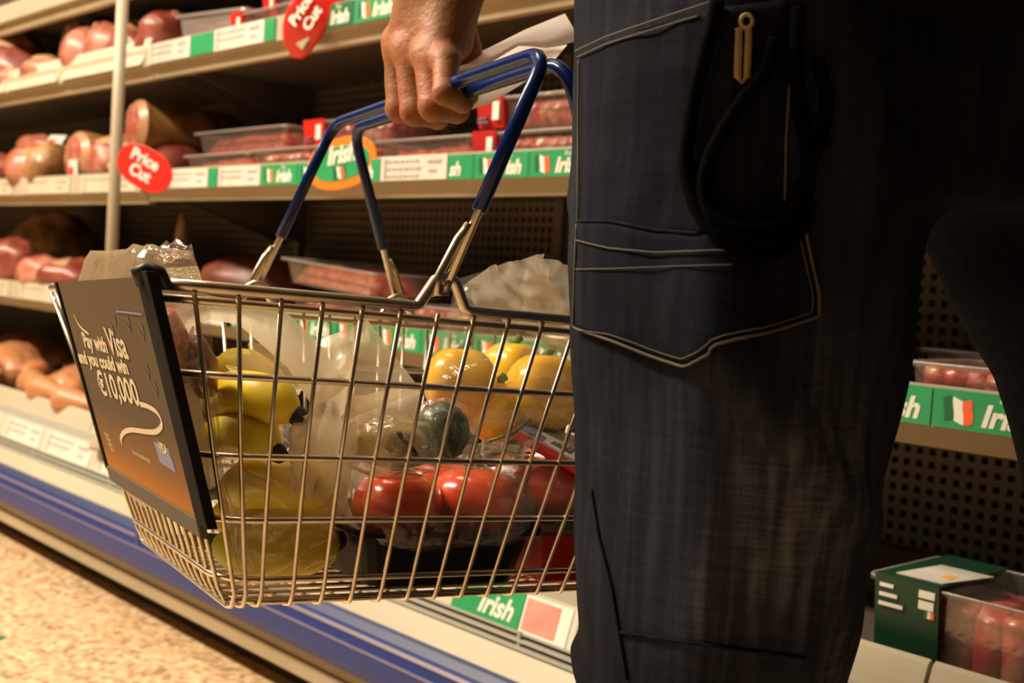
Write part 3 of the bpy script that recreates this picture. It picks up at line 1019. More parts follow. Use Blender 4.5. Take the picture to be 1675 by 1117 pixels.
# top shelf, left end
lump('pork_joint', 'dark pink pork joint at the left end of the top shelf', on(28, 1.29, ZT, 0.5), 0.10, 0.09, 0.075, 'ham_dark', 11)
lump('pork_joint', 'flat pink cut lying low on the top shelf beside the dark joint', on(72, 1.245, ZT, 0.1), 0.09, 0.05, 0.034, 'pink', 12)
lump('pork_joint', 'pale flat cut in the corner of the top shelf at the picture edge', on(12, 1.225, ZT, 0.1), 0.075, 0.04, 0.026, 'pink', 13)
joint('ham_joint', 'ham with tan rind standing behind a round pink piece on the top shelf', on(118, 1.29, ZT + 0.030, -0.10), 0.062, 0.14, 'fat', 'rind', 0.95, 14)
lump('pork_joint', 'round pink piece in front of the tan ham on the top shelf', on(138, 1.25, ZT, 0.2), 0.066, 0.055, 0.056, 'pink', 15, amp=0.10)
lump('pork_knuckle', 'pink leg joint with pale bone end rising behind the pole', on(186, 1.28, ZT, 0.3), 0.075, 0.06, 0.060, 'pink', 16)
MB_b = lump('bone_end', 'pale bone end above the pink leg joint, left of the pole top', on(182, 1.31, ZT + 0.085, 0.4), 0.020, 0.020, 0.026, 'fat', 17)
lump('pork_joint', 'dark red joint right of the pole at the back of the top shelf', on(225, 1.31, ZT, 0.2), 0.085, 0.07, 0.058, 'ham_dark', 18)
lump('pork_joint', 'reddish joint beside the clear tray on the top shelf', on(278, 1.29, ZT, 0.5), 0.075, 0.08, 0.056, 'ham_dark', 19)
lump('pork_joint', 'brown joint deep at the back left of the top shelf', on(60, 1.45, ZT, 0.1), 0.12, 0.08, 0.07, 'rind', 20)
# lower shelf, left end
lump('lamb_joint', 'tan and red lamb joint at the left end of the lower shelf', on(18, 1.255, ZL, 0.2), 0.085, 0.07, 0.062, 'ham_dark', 21)
lump('lamb_joint', 'lamb piece under pale membrane beside the tan joint', on(68, 1.25, ZL, 0.0), 0.085, 0.06, 0.042, 'pink', 22)
lump('lamb_joint', 'reddish lamb piece left of the clear pack on the lower shelf', on(118, 1.27, ZL, 0.3), 0.08, 0.07, 0.042, 'ham_dark', 23)
lump('lamb_joint', 'dark joint at the back of the lower shelf, left of the pole', on(85, 1.46, ZL, 0.3), 0.16, 0.09, 0.10, 'rind', 24)
lump('lamb_joint', 'dark brown joint behind the clear pack on the lower shelf', on(255, 1.45, ZL, 0.3), 0.15, 0.08, 0.06, 'dark_joint', 25)
lump('lamb_joint', 'dark red joint on the lower shelf beneath the left blue handle leg', on(410, 1.42, ZL, 0.2), 0.14, 0.08, 0.055, 'dark_joint', 26)
lump('bone_end', 'tan bone end sticking up behind the clear pack', on(296, 1.42, ZL + 0.105, 0.4), 0.016, 0.016, 0.05, 'fat', 27)

# chickens on the deck
h = 0.007
G = sdf_grid((-0.13, -0.17, -0.01), (0.13, 0.16, 0.16), h)
fld = ellipsoid(G, (0, 0.02, 0.065), (0.078, 0.115, 0.064))
fld = smin(fld, ellipsoid(G, (0, 0.06, 0.082), (0.062, 0.07, 0.055)), 0.03)
for s_ in (-1, 1):
    fld = smin(fld, capsule(G, (s_ * 0.060, -0.03, 0.055), (s_ * 0.062, -0.095, 0.075), 0.040, 0.026), 0.02)
    fld = smin(fld, capsule(G, (s_ * 0.062, -0.095, 0.075), (s_ * 0.032, -0.148, 0.072), 0.020, 0.013), 0.015)
    fld = smin(fld, capsule(G, (s_ * 0.078, 0.075, 0.055), (s_ * 0.105, 0.01, 0.040), 0.022, 0.016), 0.012)
    fld = smin(fld, capsule(G, (s_ * 0.105, 0.01, 0.040), (s_ * 0.088, 0.07, 0.03), 0.015, 0.010), 0.01)
fld = np.maximum(fld, 0.002 - G[2])
ch = nets_object('whole_chicken', fld, (-0.13, -0.17, -0.01), h, M_['chicken'], disp=lambda p, n: 0.0035 * nz3(p, 28, 2) + 0.002 * nz3(p, 70, 4))
tag(ch, 'pale whole chicken at the left end of the deck', 'chicken', 'chickens on the deck')
ch.matrix_world = on(22, 1.26, ZD, 1.2, s=1.08)
copy_thing(ch, on(128, 1.27, ZD, 0.5, s=0.98), 'whole chicken standing close behind the advert board')
copy_thing(ch, on(62, 1.50, ZD, 2.4, s=1.05), 'whole chicken in the second row, between the two front ones')
copy_thing(ch, on(-40, 1.36, ZD, 0.4, s=1.05), 'whole chicken in the back row at the picture edge')
copy_thing(ch, on(178, 1.52, ZD, 0.7, s=1.05), 'whole chicken hidden behind the advert board')
G = sdf_grid((-0.03, -0.06, -0.01), (0.03, 0.08, 0.05), 0.004)
fld = smin(capsule(G, (0, 0.04, 0.022), (0, -0.005, 0.020), 0.024, 0.015), capsule(G, (0, -0.005, 0.02), (0, -0.042, 0.014), 0.009, 0.0095), 0.012)
dr = nets_object('chicken_drumstick', fld, (-0.03, -0.06, -0.01), 0.004, M_['chicken'])
tag(dr, 'drumstick lying along the deck lip below the chickens', 'chicken leg', 'drumsticks along the deck lip')
dr.matrix_world = on(92, 1.165, ZD + 0.034, 1.75, s=1.6)
copy_thing(dr, on(62, 1.172, ZD + 0.036, 1.45, s=1.6), 'drumstick leaning left of the one along the deck lip')
copy_thing(dr, on(140, 1.165, ZD + 0.028, 1.9, s=1.6), 'drumstick right beside the advert board')


# ------------------------------------------------------------------ packed meat in clear trays
def tray(label, M, w, d, h, meat='mince', sleeve=None, group='packed meat trays', seed=0, cat='meat tray', shell='tray'):
    t = thing('meat_tray', label, cat, M, group)
    mb = MB()
    k = 0.90
    P = []
    for (s_, z) in ((k, 0.0), (k * 0.5 + 0.5, h * 0.55), (0.99, h), (1.06, h + 0.001), (1.07, h - 0.004)):
        row = []
        a, b, c = w / 2 * s_, d / 2 * s_, 0.014
        for (qx, qy) in ((1, 1), (-1, 1), (-1, -1), (1, -1)):
            for e in range(4):
                th = {(1, 1): 0, (-1, 1): 90, (-1, -1): 180, (1, -1): 270}[(qx, qy)] + e * 30
                th = math.radians(th)
                row.append((qx * (a - c) + c * math.cos(th), qy * (b - c) + c * math.sin(th), z))
        P.append(row)
    mb.grid(P, wrap=True)
    mb.add(P[0], [tuple(range(15, -1, -1))])
    mb.build('tray_shell', M_[shell], t, smooth=False)
    MB().tube([(p_[0] * 1.0, p_[1] * 1.0, h) for p_ in P[3]], 0.0016, 5, closed=True).build('tray_rim', M_['tray_white'], t, smooth=True)
    rnd = random.Random(seed)
    if meat == 'slices':
        n = max(4, int(w / 0.030))
        for i in range(n):
            x = -w * 0.42 + w * 0.84 * (i + 0.5) / n
            rows = []
            ww, dd, hh = w * 0.55 / n, d * 0.40, h * 0.86
            for a_ in range(9):
                th = math.pi * a_ / 8
                row = []
                for b_ in range(10):
                    ph = 2 * math.pi * b_ / 10
                    u = Vector((math.sin(th) * math.cos(ph), math.sin(th) * math.sin(ph), math.cos(th)))
                    q = 1 + 0.12 * nz3(u, 2, seed + i)
                    sp = lambda v: math.copysign(abs(v) ** 0.32, v)
                    row.append((x + sp(u.x) * ww * q, sp(u.y) * dd * q, hh * 0.5 + sp(u.z) * hh * 0.5 * q + 0.003))
                rows.append(row)
            MB().grid(rows, wrap=True).build('meat_slice', M_[('steak', 'steak', 'mince')[i % 3]], t, smooth=True)
    else:
        rows = []
        for i in range(13):
            row = []
            for j in range(9):
                x, y = -w * 0.44 + w * 0.88 * i / 12, -d * 0.42 + d * 0.84 * j / 8
                e = min(i, 12 - i, j, 8 - j)
                z = 0.004 if e == 0 else h * (0.72 + 0.22 * nz3((x * 30, y * 30, 0), 1, seed) + (0.1 if e > 1 else 0))
                row.append((x, y, z))
            rows.append(row)
        MB().grid(rows).build('meat', M_[meat], t, smooth=True)
    MB().grid([[(-w * .5 + w * i / 6, -d * .5 + d * j / 4, h + 0.001 + 0.0015 * nz3((i, j, 0), .9, seed)) for j in range(5)] for i in range(7)]).build('lid_film', M_['wrap'], t, smooth=True)
    if sleeve:
        colr, sx, sw = sleeve
        x0, x1 = sx * w - sw / 2, sx * w + sw / 2
        sl_ = MB().hexa([(x0, -d / 2 * 0.93 - 0.006, h * 0.1), (x1, -d / 2 * 0.93 - 0.006, h * 0.1), (x1, -d / 2 * 0.9, h * 0.1), (x0, -d / 2 * 0.9, h * 0.1),
                         (x0, -d / 2 * 1.07 - 0.003, h + 0.003), (x1, -d / 2 * 1.07 - 0.003, h + 0.003), (x1, -d / 2, h + 0.003), (x0, -d / 2, h + 0.003)])
        sl_.box(x0, x1, -d / 2 * 1.07 - 0.002, d / 2, h + 0.003, h + 0.0045)
        so_ = sl_.build('card_sleeve', M_[colr], t)
        MB().box(x1 - sw * 0.34, x1 - sw * 0.10, -d / 2 * 1.04 - 0.0060, -d / 2 * 1.0 - 0.0035, h * 0.32, h * 0.88).build('white_mark', M_['print_white'], so_)
        MB().box(x0 + sw * 0.08, x0 + sw * 0.42, -d / 2 * 1.03 - 0.0062, -d / 2 * 1.0 - 0.0035, h * 0.36, h * 0.42).box(x0 + sw * 0.08, x0 + sw * 0.5, -d / 2 * 1.03 - 0.0062, -d / 2 * 1.0 - 0.0035, h * 0.24, h * 0.30).build('printed_lines', M_['highlight_print'], so_)
    return t


def span(a, b, y, z):
    xa, xb = XY(a, y, z), XY(b, y, z)
    return (xa + xb) / 2, abs(xb - xa)


def tray_px(label, a, b, y0, d, z, h, meat, sleeve=None, seed=0, rz=0.0, ry=0.0, rx=0.0, shell='tray'):
    c, w = span(a, b, y0, z)
    return tray(label, TR(c, y0 + d / 2, z, rz, rx, ry), w * 0.97, d, h, meat, sleeve, seed=seed, shell=shell)


tray_px('mince tray right of the red Price Cut sign, lower of two stacked trays', 300, 405, 1.225, 0.15, ZM, 0.050, 'mince', seed=1)
tray_px('mince tray lying on the tray right of the red sign', 318, 468, 1.265, 0.15, ZM + 0.055, 0.050, 'mince', seed=2)
tray_px('meat tray with clear rim between the left blue handle leg and the red sign', 408, 500, 1.225, 0.15, ZM, 0.052, 'slices', seed=3)
tray_px('meat tray behind the oval Irish sign', 503, 606, 1.225, 0.15, ZM, 0.052, 'slices', seed=4)
tray_px('tray with a red corner card standing behind the top of the left handle leg', 496, 640, 1.28, 0.15, ZM + 0.058, 0.050, 'slices', ('red', -0.36, 0.07), seed=5)
tray_px('clear tray of red mince under the fist on the middle shelf', 612, 772, 1.225, 0.15, ZM, 0.052, 'mince', seed=6)
tray_px('dark steak tray with red end card on the middle shelf, beside the right handle leg', 776, 952, 1.225, 0.16, ZM, 0.052, 'slices', ('red_deep', -0.40, 0.055), seed=7)
tray_px('steak tray with red end card lying on the dark tray beside the right handle leg', 782, 965, 1.235, 0.16, ZM + 0.058, 0.050, 'slices', ('red_deep', -0.38, 0.06), seed=8)
tray_px('meat tray at the middle shelf hidden behind the jeans', 975, 1130, 1.23, 0.16, ZM, 0.052, 'slices', seed=9)
tray_px('mince tray at the back of the middle shelf, above the fist gap', 640, 760, 1.42, 0.15, ZM, 0.05, 'mince', seed=10)
# top shelf
tray_px('small red pack under the whitish clear tray on the top shelf', 305, 350, 1.225, 0.10, ZT, 0.026, 'mince', ('red', 0.0, 0.06), seed=11)
tray_px('whitish clear tray of pink chicken tilted on the top shelf', 285, 400, 1.245, 0.16, ZT + 0.029, 0.055, 'pink', seed=12, ry=0.06, shell='tray_white')
tray_px('clear tray with red and white end card left of the bent red sign', 378, 480, 1.225, 0.15, ZT, 0.055, 'mince', ('red', -0.40, 0.045), seed=13)
tray_px('tray with red card stacked at the back, top shelf, left of the bent sign', 432, 520, 1.29, 0.15, ZT + 0.060, 0.05, 'mince', ('red', -0.38, 0.05), seed=14)
tray_px('dark meat tray right of the bent red sign on the top shelf', 522, 600, 1.23, 0.15, ZT, 0.06, 'slices', seed=15)
tray_px('dark red tray beside the wrist on the top shelf', 604, 690, 1.23, 0.15, ZT, 0.06, 'slices', ('red_deep', 0.0, 0.10), seed=16)
# lower shelf
tray_px('flat tray on the lower shelf seen above the basket rim, lower of a tilted pair', 470, 640, 1.27, 0.18, ZL, 0.05, 'slices', seed=17)
tray_px('clear tray lying tilted on another, above the chrome rim of the basket', 455, 620, 1.25, 0.18, ZL + 0.065, 0.045, 'mince', seed=18, ry=0.06, rz=-0.05)
tray_px('dark tray on the lower shelf beside the far right handle hinge', 650, 760, 1.27, 0.18, ZL, 0.05, 'slices', seed=19)
tray_px('tray of pale red slices between the legs on the lower shelf', 1478, 1655, 1.225, 0.15, ZL, 0.042, 'slices', seed=20)
tray_px('tray behind the pale red slices on the lower shelf, between the legs', 1500, 1680, 1.42, 0.15, ZL, 0.05, 'slices', seed=21)
tray_px('meat tray on the lower shelf hidden behind the jeans', 1200, 1330, 1.23, 0.15, ZL, 0.045, 'slices', seed=22)

# big steak pack on the deck at the lower right
t = tray('large beef pack with dark green sleeve on the deck, lower right', TR(-0.525, 1.25, ZD), 0.265, 0.155, 0.120, 'slices', None, group=None, seed=33)
xs0, xs1 = -0.128, -0.055
sl_ = MB().hexa([(xs0, -0.079, 0.045), (xs1, -0.079, 0.045), (xs1, -0.074, 0.045), (xs0, -0.074, 0.045), (xs0, -0.087, 0.124), (xs1, -0.087, 0.124), (xs1, -0.08, 0.124), (xs0, -0.08, 0.124)])
sl_.box(xs0, xs1, -0.086, 0.075, 0.1235, 0.1255)
so_ = sl_.build('green_sleeve', M_['sleeve_green'], t)
MB().hexa([(xs0 + 0.016, -0.072, 0.1257), (xs1 - 0.004, -0.072, 0.1257), (xs1 + 0.012, 0.012, 0.1257), (xs0 + 0.024, 0.012, 0.1257),
           (xs0 + 0.016, -0.072, 0.1266), (xs1 - 0.004, -0.072, 0.1266), (xs1 + 0.012, 0.012, 0.1266), (xs0 + 0.024, 0.012, 0.1266)]).build('price_label', M_['white'], so_)
MB().box(xs1 - 0.020, xs1 - 0.008, -0.05, -0.03, 0.1266, 0.127).build('yellow_spot', M_['yellow_card'], so_)
mb = MB()
for i, l in enumerate((0.016, 0.021, 0.028)):
    mb.box(xs0 + 0.006, xs0 + 0.006 + l, -0.0872, -0.0862, 0.112 - i * 0.010, 0.116 - i * 0.010)
mb.build('printed_lines', M_['print_white'], so_)
MB().box(xs1 - 0.022, xs1 - 0.004, -0.0870, -0.0856, 0.110, 0.118).box(xs1 - 0.022, xs1 - 0.005, -0.0862, -0.0848, 0.098, 0.107).build('white_mark', M_['print_white'], so_)
flag(so_, xs1 - 0.0155, 0.0892, 0.009, 0.0, -0.0850)
# ------------------------------------------------------------------ the shopping basket
# basket frame: x along the long side, y across (away from the viewer), z up; rim at z = 0
BM = Matrix(((0.2269, -0.9733, -0.0343, -0.6795), (0.9731, 0.2251, 0.0495, 0.3337), (-0.0404, -0.0446, 0.9982, 0.7043), (0, 0, 0, 1)))
BI = BM.inverted()
BL, BW, BH = 0.545, 0.42, 0.2196
T_, T2 = 0.0723, 0.082


def L(px, py, y=None, x=None, z=None):
    """point of the basket frame seen at a pixel, on the plane y = const (or x, or z)"""
    o = BI @ CAM
    d = (BI.to_3x3() @ ray(px, py))
    k = (y - o.y) / d.y if y is not None else ((x - o.x) / d.x if x is not None else (z - o.z) / d.z)
    return o + d * k


basket = thing('shopping_basket', 'wire shopping basket with two blue handles, held by the person and full of groceries', 'basket', BM)


def rrect(z, r=0.035, n=6, grow=0.0, bumps=False):
    f = -z / BH
    x0, x1, y0, y1 = T2 * f - grow, BL - T2 * f * 0.92 + grow, T_ * f - grow, BW - T_ * f + grow
    pts = []
    for cxx, cyy, a0 in ((x1 - r, y0 + r, -90), (x1 - r, y1 - r, 0), (x0 + r, y1 - r, 90), (x0 + r, y0 + r, 180)):
        for k in range(n + 1):
            a = math.radians(a0 + 90 * k / n)
            pts.append(Vector((cxx + r * math.cos(a), cyy + r * math.sin(a), z)))
    if bumps:
        prof = ((-0.024, 0), (-0.019, 0.0015), (-0.008, 0.019), (-0.003, 0.022), (0.003, 0.0215), (0.008, 0.018), (0.016, 0.0015), (0.021, 0))
        near = [Vector((hx + dx, y0, z + dz)) for hx in (HX1, HX2) for dx, dz in prof]
        far = [Vector((hx - dx, y1, z + dz)) for hx in (HX2, HX1) for dx, dz in prof]
        m = n + 1
        pts = pts[0:2 * m] + far + pts[2 * m:4 * m] + near
    return pts


HX1, HX2 = 0.196, 0.350
MB().tube(rrect(0.0, bumps=True), 0.0041, 10, closed=True).build('rim', M_['chrome'], basket, smooth=True)
MB().tube(rrect(-0.0085), 0.0026, 8, closed=True).build('rail', M_['chrome'], basket, smooth=True)
for z in (-0.0553, -0.1092, -0.1542, -0.1984):
    MB().tube(rrect(z), 0.0024, 8, closed=True).build('rail', M_['chrome'], basket, smooth=True)
MB().tube(rrect(-0.2165, 0.03, grow=-0.006), 0.0022, 8, closed=True).build('rail', M_['chrome'], basket, smooth=True)
for k in range(-1, 17):
    xt = 0.0512 + 0.02807 * k
    xb = 0.0809 + 0.02292 * k if k else 0.0925
    if xt < 0.03:
        xb = 0.0845
    y0, y1 = T_ - 0.002, BW - T_ + 0.002
    pts = [(xt, -0.0015, -0.004), (xt + (xb - xt) * .5, T_ * .5 - 0.001, -BH * .5), (xb, y0 - 0.004, -BH + 0.012), (xb + 0.0005, y0 + 0.002, -BH + 0.002), (xb, y0 + 0.012, -BH), (xb, (y0 + y1) / 2, -BH),
           (xb, y1 - 0.012, -BH), (xb, y1 - 0.002, -BH + 0.002), (xb, y1 + 0.004, -BH + 0.012), (xt + (xb - xt) * .5, BW - T_ * .5 + 0.001, -BH * .5), (xt, BW + 0.0015, -0.004)]
    MB().tube(pts, 0.00165, 6).build('cross_wire', M_['chrome'], basket, smooth=True)
for k in range(14):
    yt = 0.03 + 0.36 * k / 13
    yb = T_ + 0.012 + (BW - 2 * T_ - 0.024) * k / 13
    x0, x1 = T2, BL - T2 * 0.92
    pts = [(-0.001, yt, -0.004), (x0 * .5, (yt + yb) / 2, -BH * .5), (x0 - 0.004, yb, -BH + 0.013), (x0 + 0.001, yb, -BH + 0.004), (x0 + 0.012, yb, -BH + 0.0035), ((x0 + x1) / 2, yb, -BH + 0.0035),
           (x1 - 0.012, yb, -BH + 0.0035), (x1 - 0.001, yb, -BH + 0.004), (x1 + 0.004, yb, -BH + 0.013), (BL - x0 * .46, (yt + yb) / 2, -BH * .5), (BL + 0.001, yt, -0.004)]
    MB().tube(pts, 0.0017, 6).build('lengthwise_wire', M_['chrome'], basket, smooth=True)

# two bail handles, hooked on the raised loops of the rim
GX, GZ = 0.2645, 0.1925


def fillet(pts, r=0.03, n=6):
    out = [Vector(pts[0])]
    for i in range(1, len(pts) - 1):
        p, a, b = Vector(pts[i]), Vector(pts[i - 1]), Vector(pts[i + 1])
        u, v = (a - p), (b - p)
        rr = min(r, u.length * .45, v.length * .45)
        s, e = p + u.normalized() * rr, p + v.normalized() * rr
        for k in range(n + 1):
            t = k / n
            out.append(s * (1 - t) ** 2 + p * 2 * t * (1 - t) + e * t * t)
    out.append(Vector(pts[-1]))
    return out


for hx, gx, gz, inset in ((HX1, GX, GZ, 0.0), (HX2, GX + 0.0185, GZ - 0.003, 0.006)):
    h = MB()
    n0, f0 = Vector((hx, -0.002, 0.016)), Vector((hx, BW + 0.002, 0.016))
    n1, f1 = Vector((gx, inset, gz)), Vector((gx, BW - inset, gz))
    h.tube(fillet([n0, n1, f1, f0], 0.028), 0.0034, 8)
    for e, top in ((n0, n1), (f0, f1)):
        d = (top - e).normalized()
        sgn = -1 if e is n0 else 1
        side = Vector((-0.006 if hx == HX1 else 0.006, 0, 0))
        # hook: the wire turns round the loop and back up beside itself
        h.tube([e + d * 0.004, e - d * 0.006 + Vector((0, sgn * 0.003, 0)), e - d * 0.008 + side * 0.8, e + side * 1.5 + d * 0.006, e + side * 1.1 + d * 0.035, e + side * 0.55 + d * 0.047], 0.0031, 8)
    ho = h.build('handle', M_['chrome'], basket, smooth=True)
    dn, df = (n1 - n0).normalized(), (f1 - f0).normalized()
    MB().tube(fillet([n0 + dn * 0.058, n1, f1, f0 + df * 0.058], 0.028), 0.0056, 12).build('grip_sleeve', M_['sleeve'], ho, smooth=True)

# advert board on the short side
f_ = lambda z: T2 * (-z) / BH


def board_pt(y, z, out=0.007):
    return Vector((f_(z) - out, y, z))


adm = bpy.data.materials.new('advert_print')
adm.use_nodes = True
nt = adm.node_tree
bs = nt.nodes['Principled BSDF']
tc = nt.nodes.new('ShaderNodeTexCoord')
sp = nt.nodes.new('ShaderNodeSeparateXYZ')
mr = nt.nodes.new('ShaderNodeMapRange')
mr.inputs['From Min'].default_value = -0.165
mr.inputs['From Max'].default_value = 0.0
rp = nt.nodes.new('ShaderNodeValToRGB')
rp.color_ramp.elements[0].color = (0.62, 0.22, 0.02, 1)
rp.color_ramp.elements[1].color = (0.125, 0.092, 0.053, 1)
e = rp.color_ramp.elements.new(0.20)
e.color = (0.26, 0.12, 0.035, 1)
e = rp.color_ramp.elements.new(0.42)
e.color = (0.105, 0.077, 0.048, 1)
nt.links.new(tc.outputs['Object'], sp.inputs[0])
nt.links.new(sp.outputs['Z'], mr.inputs['Value'])
nt.links.new(mr.outputs[0], rp.inputs[0])
nt.links.new(rp.outputs[0], bs.inputs['Base Color'])
bs.inputs['Roughness'].default_value = 0.65
bs.inputs['Specular IOR Level'].default_value = 0.15
ZB = -0.156


def bp_(u, v, out):
    """u 0 far .. 1 near, v 0 top .. 1 bottom; the board follows the lean of the wires"""
    z = ZB * v + 0.003
    return board_pt((0.318 + 0.030 * v) * (1 - u) + (0.014 + 0.036 * v) * u, z, out)


def board_px(px, py):
    """(y, z) of the board face seen at a pixel"""
    z = -0.08
    for _ in range(20):
        q = L(px, py, x=f_(z) - 0.0069)
        z = q.z
    return q.y, q.z


mb = MB()
mb.hexa([bp_(0, 1, .0065), bp_(1, 1, .0065), bp_(1, 1, .0035), bp_(0, 1, .0035), bp_(0, 0, .0065), bp_(1, 0, .0065), bp_(1, 0, .0035), bp_(0, 0, .0035)])
ad = mb.build('advert_board', adm, basket)
MB().hexa([bp_(0.988, 1.02, .0075), bp_(1.075, 1.02, .0072), bp_(1.075, 1.02, 0), bp_(0.985, 1.02, .002), bp_(0.988, -0.02, .0075), bp_(1.085, -0.02, .0072), bp_(1.085, -0.02, 0), bp_(0.985, -0.02, .002)]).build('board_edge', M_['edge'], basket, bevel=0.0008)
MB().hexa([bp_(-0.02, 1.02, .008), bp_(0.010, 1.02, .008), bp_(0.010, 1.02, .002), bp_(-0.02, 1.02, .002), bp_(-0.02, 0, .008), bp_(0.010, 0, .008), bp_(0.010, 0, .002), bp_(-0.02, 0, .002)]).build('board_edge', M_['edge'], basket)
MB().hexa([bp_(0.0, 1.09, .008), bp_(1.0, 1.09, .008), bp_(1.0, 1.09, .002), bp_(0.0, 1.09, .002), bp_(-0.0, 1.0, .008), bp_(1.0, 1.0, .008), bp_(1.0, 1.0, .002), bp_(-0.0, 1.0, .002)]).build('board_foot', M_['foot'], basket, bevel=0.001)
MB().tube([bp_(1.02, 0.03, .007), bp_(1.02, -0.02, .0075), bp_(1.03, -0.035, .002), bp_(1.04, -0.02, -.004), bp_(1.04, 0.03, -.006)], 0.0046, 8).build('board_clip', M_['black'], basket, smooth=True)
# board text frame: text x runs from the far to the near edge, text y up the slope
up_ = (board_pt(0.2, 0, 0) - board_pt(0.2, ZB, 0)).normalized()
tx_ = Vector((0, -1, 0))
nn_ = tx_.cross(up_).normalized()
lineM = lambda y, z, out=.0069: Matrix.Translation(board_pt(y, z, out)) @ Matrix((tx_, up_, nn_)).transposed().to_4x4()
BT = mat('cream_lettering', (0.74, 0.64, 0.46), 0.5)
rowsT = (('Pay with', (139, 566), (178, 577), 0.017), ('Visa', (181, 578), (212, 587), 0.029), ('and you could win', (131, 592), (212, 612), 0.0155), ('\u20ac10,000', (166, 644), (232, 664), 0.028))
for body, p0, p1, s_ in rowsT:
    (ya, za), (yb, zb) = board_px(*p0), board_px(*p1)
    me_ = text_mesh(body, s_, 0.12, 0.0007)
    w_ = max(v.co.x for v in me_.vertices)
    d_ = (board_pt(yb, zb, .0071) - board_pt(ya, za, .0071))
    n3_ = d_.cross(up_).normalized()
    M3 = Matrix((d_.normalized(), n3_.cross(d_).normalized(), n3_)).transposed().to_4x4()
    lettering(body, BT, ad, Matrix.Translation(board_pt(ya, za, .0071)) @ M3, s_, 0.12, 0.0007, squeeze=d_.length / w_)
# swirl under the sum, dash at the upper left, small print, blue mark
sw = [board_px(*q) for q in ((229, 661), (240, 664), (254, 672), (263, 685), (264, 697), (255, 706), (238, 706), (215, 703), (203, 707), (198, 716), (199, 726))]
mb = MB()
def ribbon(mb, pts, w, out):
    P = []
    for i, (y, z) in enumerate(pts):
        a, b = pts[max(i - 1, 0)], pts[min(i + 1, len(pts) - 1)]
        dy, dz = b[0] - a[0], b[1] - a[1]
        l = math.hypot(dy, dz) or 1
        P.append([board_pt(y - dz / l * w, z + dy / l * w, out), board_pt(y + dz / l * w, z - dy / l * w, out)])
    mb.grid(P)
def spl(pts, n=5):
    V = [Vector((a, b, 0)) for a, b in pts]
    o = []
    for i in range(len(V) - 1):
        p0, p1, p2, p3 = V[max(i - 1, 0)], V[i], V[i + 1], V[min(i + 2, len(V) - 1)]
        for k in range(n):
            t = k / n
            q = 0.5 * ((2 * p1) + (p2 - p0) * t + (2 * p0 - 5 * p1 + 4 * p2 - p3) * t * t + (3 * p1 - p0 - 3 * p2 + p3) * t ** 3)
            o.append((q.x, q.y))
    o.append((V[-1].x, V[-1].y))
    return o
ribbon(mb, spl(sw), 0.0019, .0070)
mb.build('swirl_line', BT, ad, recalc=False)
mb = MB()
ribbon(mb, spl([board_px(*q) for q in ((121, 514), (127, 528), (136, 539), (145, 546))]), 0.0012, .0070)
mb.build('swirl_line', BT, ad, recalc=False)
def board_M(px, py, out=.0070):
    y, z = board_px(px, py)
    return Matrix.Translation(board_pt(y, z, out)) @ Matrix((tx_, up_, nn_)).transposed().to_4x4()


for i in range(4):
    lettering('small print', BT, ad, board_M(172 + 3 * i, 712 + 8 * i), 0.0062, 0.0, 0.0, squeeze=0.7)
lettering('Terms and conditions apply', BT, ad, board_M(217, 742), 0.006, 0.0, 0.0, squeeze=0.9)
MB().grid([[board_pt(*board_px(251, 722), .0068), board_pt(*board_px(275, 733), .0068)], [board_pt(*board_px(262, 757), .0068), board_pt(*board_px(288, 774), .0068)]]).build('blue_mark', M_['label_blue'], ad, recalc=False)
lettering('VISA', BT, ad, board_M(262, 738, .0072), 0.011, 0.2, 0.0004, squeeze=1.1)
for i, (px, py, w) in enumerate(((183, 540, .006), (209, 528, .0065), (231, 540, .007), (187, 522, .004), (240, 606, .006), (253, 634, .006))):
    y, z = board_px(px, py)
    mb = MB()
    ribbon(mb, spl([(y + w, z), (y, z - w * .8), (y - w * .6, z + w * .6), (y - w, z - w * .3)]), 0.0011, .0070)
    mb.build('scribble', M_['ink'], ad, recalc=False)
mb = MB()
ribbon(mb, [board_px(190, 509), board_px(232, 514)], 0.0007, .0070)
mb.build('blue_line', M_['label_blue'], ad, recalc=False)


# ------------------------------------------------------------------ groceries
def item(name, label, cat, c, group=None):
    """an Empty at c (basket frame); parts are drawn in the basket frame and moved to it"""
    t = thing(name, label, cat, BM @ Matrix.Translation(c), group)
    return t, Matrix.Translation(-Vector(c))


def shell(fn, nu=24, nv=36, closed_ends=True):
    return [[fn(i / nu, j / nv) for j in range(nv)] for i in range(nu + 1)]


def crumple(p, amp, s, seed):
    q = Vector(p)
    a = noise.noise(q * s + Vector((seed, 0, 0)))
    b = abs(noise.noise(q * s * 2.2 + Vector((0, seed * 2, 3))))
    c = noise.noise(q * s * 5.0 + Vector((4, seed, 1)))
    return amp * (0.9 * a + 1.1 * (0.35 - b) + 0.3 * c)


def sack(c, r, amp, s, seed, pw=0.8, nu=26, nv=40, tip=None, squash=None):
    """crumpled bag skin: superellipsoid with creases, optional drawn-up tip"""
    c = Vector(c)
    rows = []
    for i in range(nu + 1):
        th = math.pi * i / nu
        row = []
        for j in range(nv):
            a = 2 * math.pi * j / nv
            d = [math.sin(th) * math.cos(a), math.sin(th) * math.sin(a), math.cos(th)]
            e = Vector([math.copysign(abs(q) ** pw, q) * rr for q, rr in zip(d, r)])
            n_ = Vector(d)
            p_ = c + e + n_ * crumple(c + e, amp, s, seed)
            if tip is not None and d[2] > 0.2:
                w = ((d[2] - 0.2) / 0.8) ** 2.2
                p_ = p_.lerp(Vector(tip) + e * 0.12 + n_ * crumple(c + e, amp * .6, s, seed), w)
            p_.z = max(p_.z, -BH + 0.006)
            row.append(p_)
        rows.append(row)
    return MB().grid(rows, wrap=True)


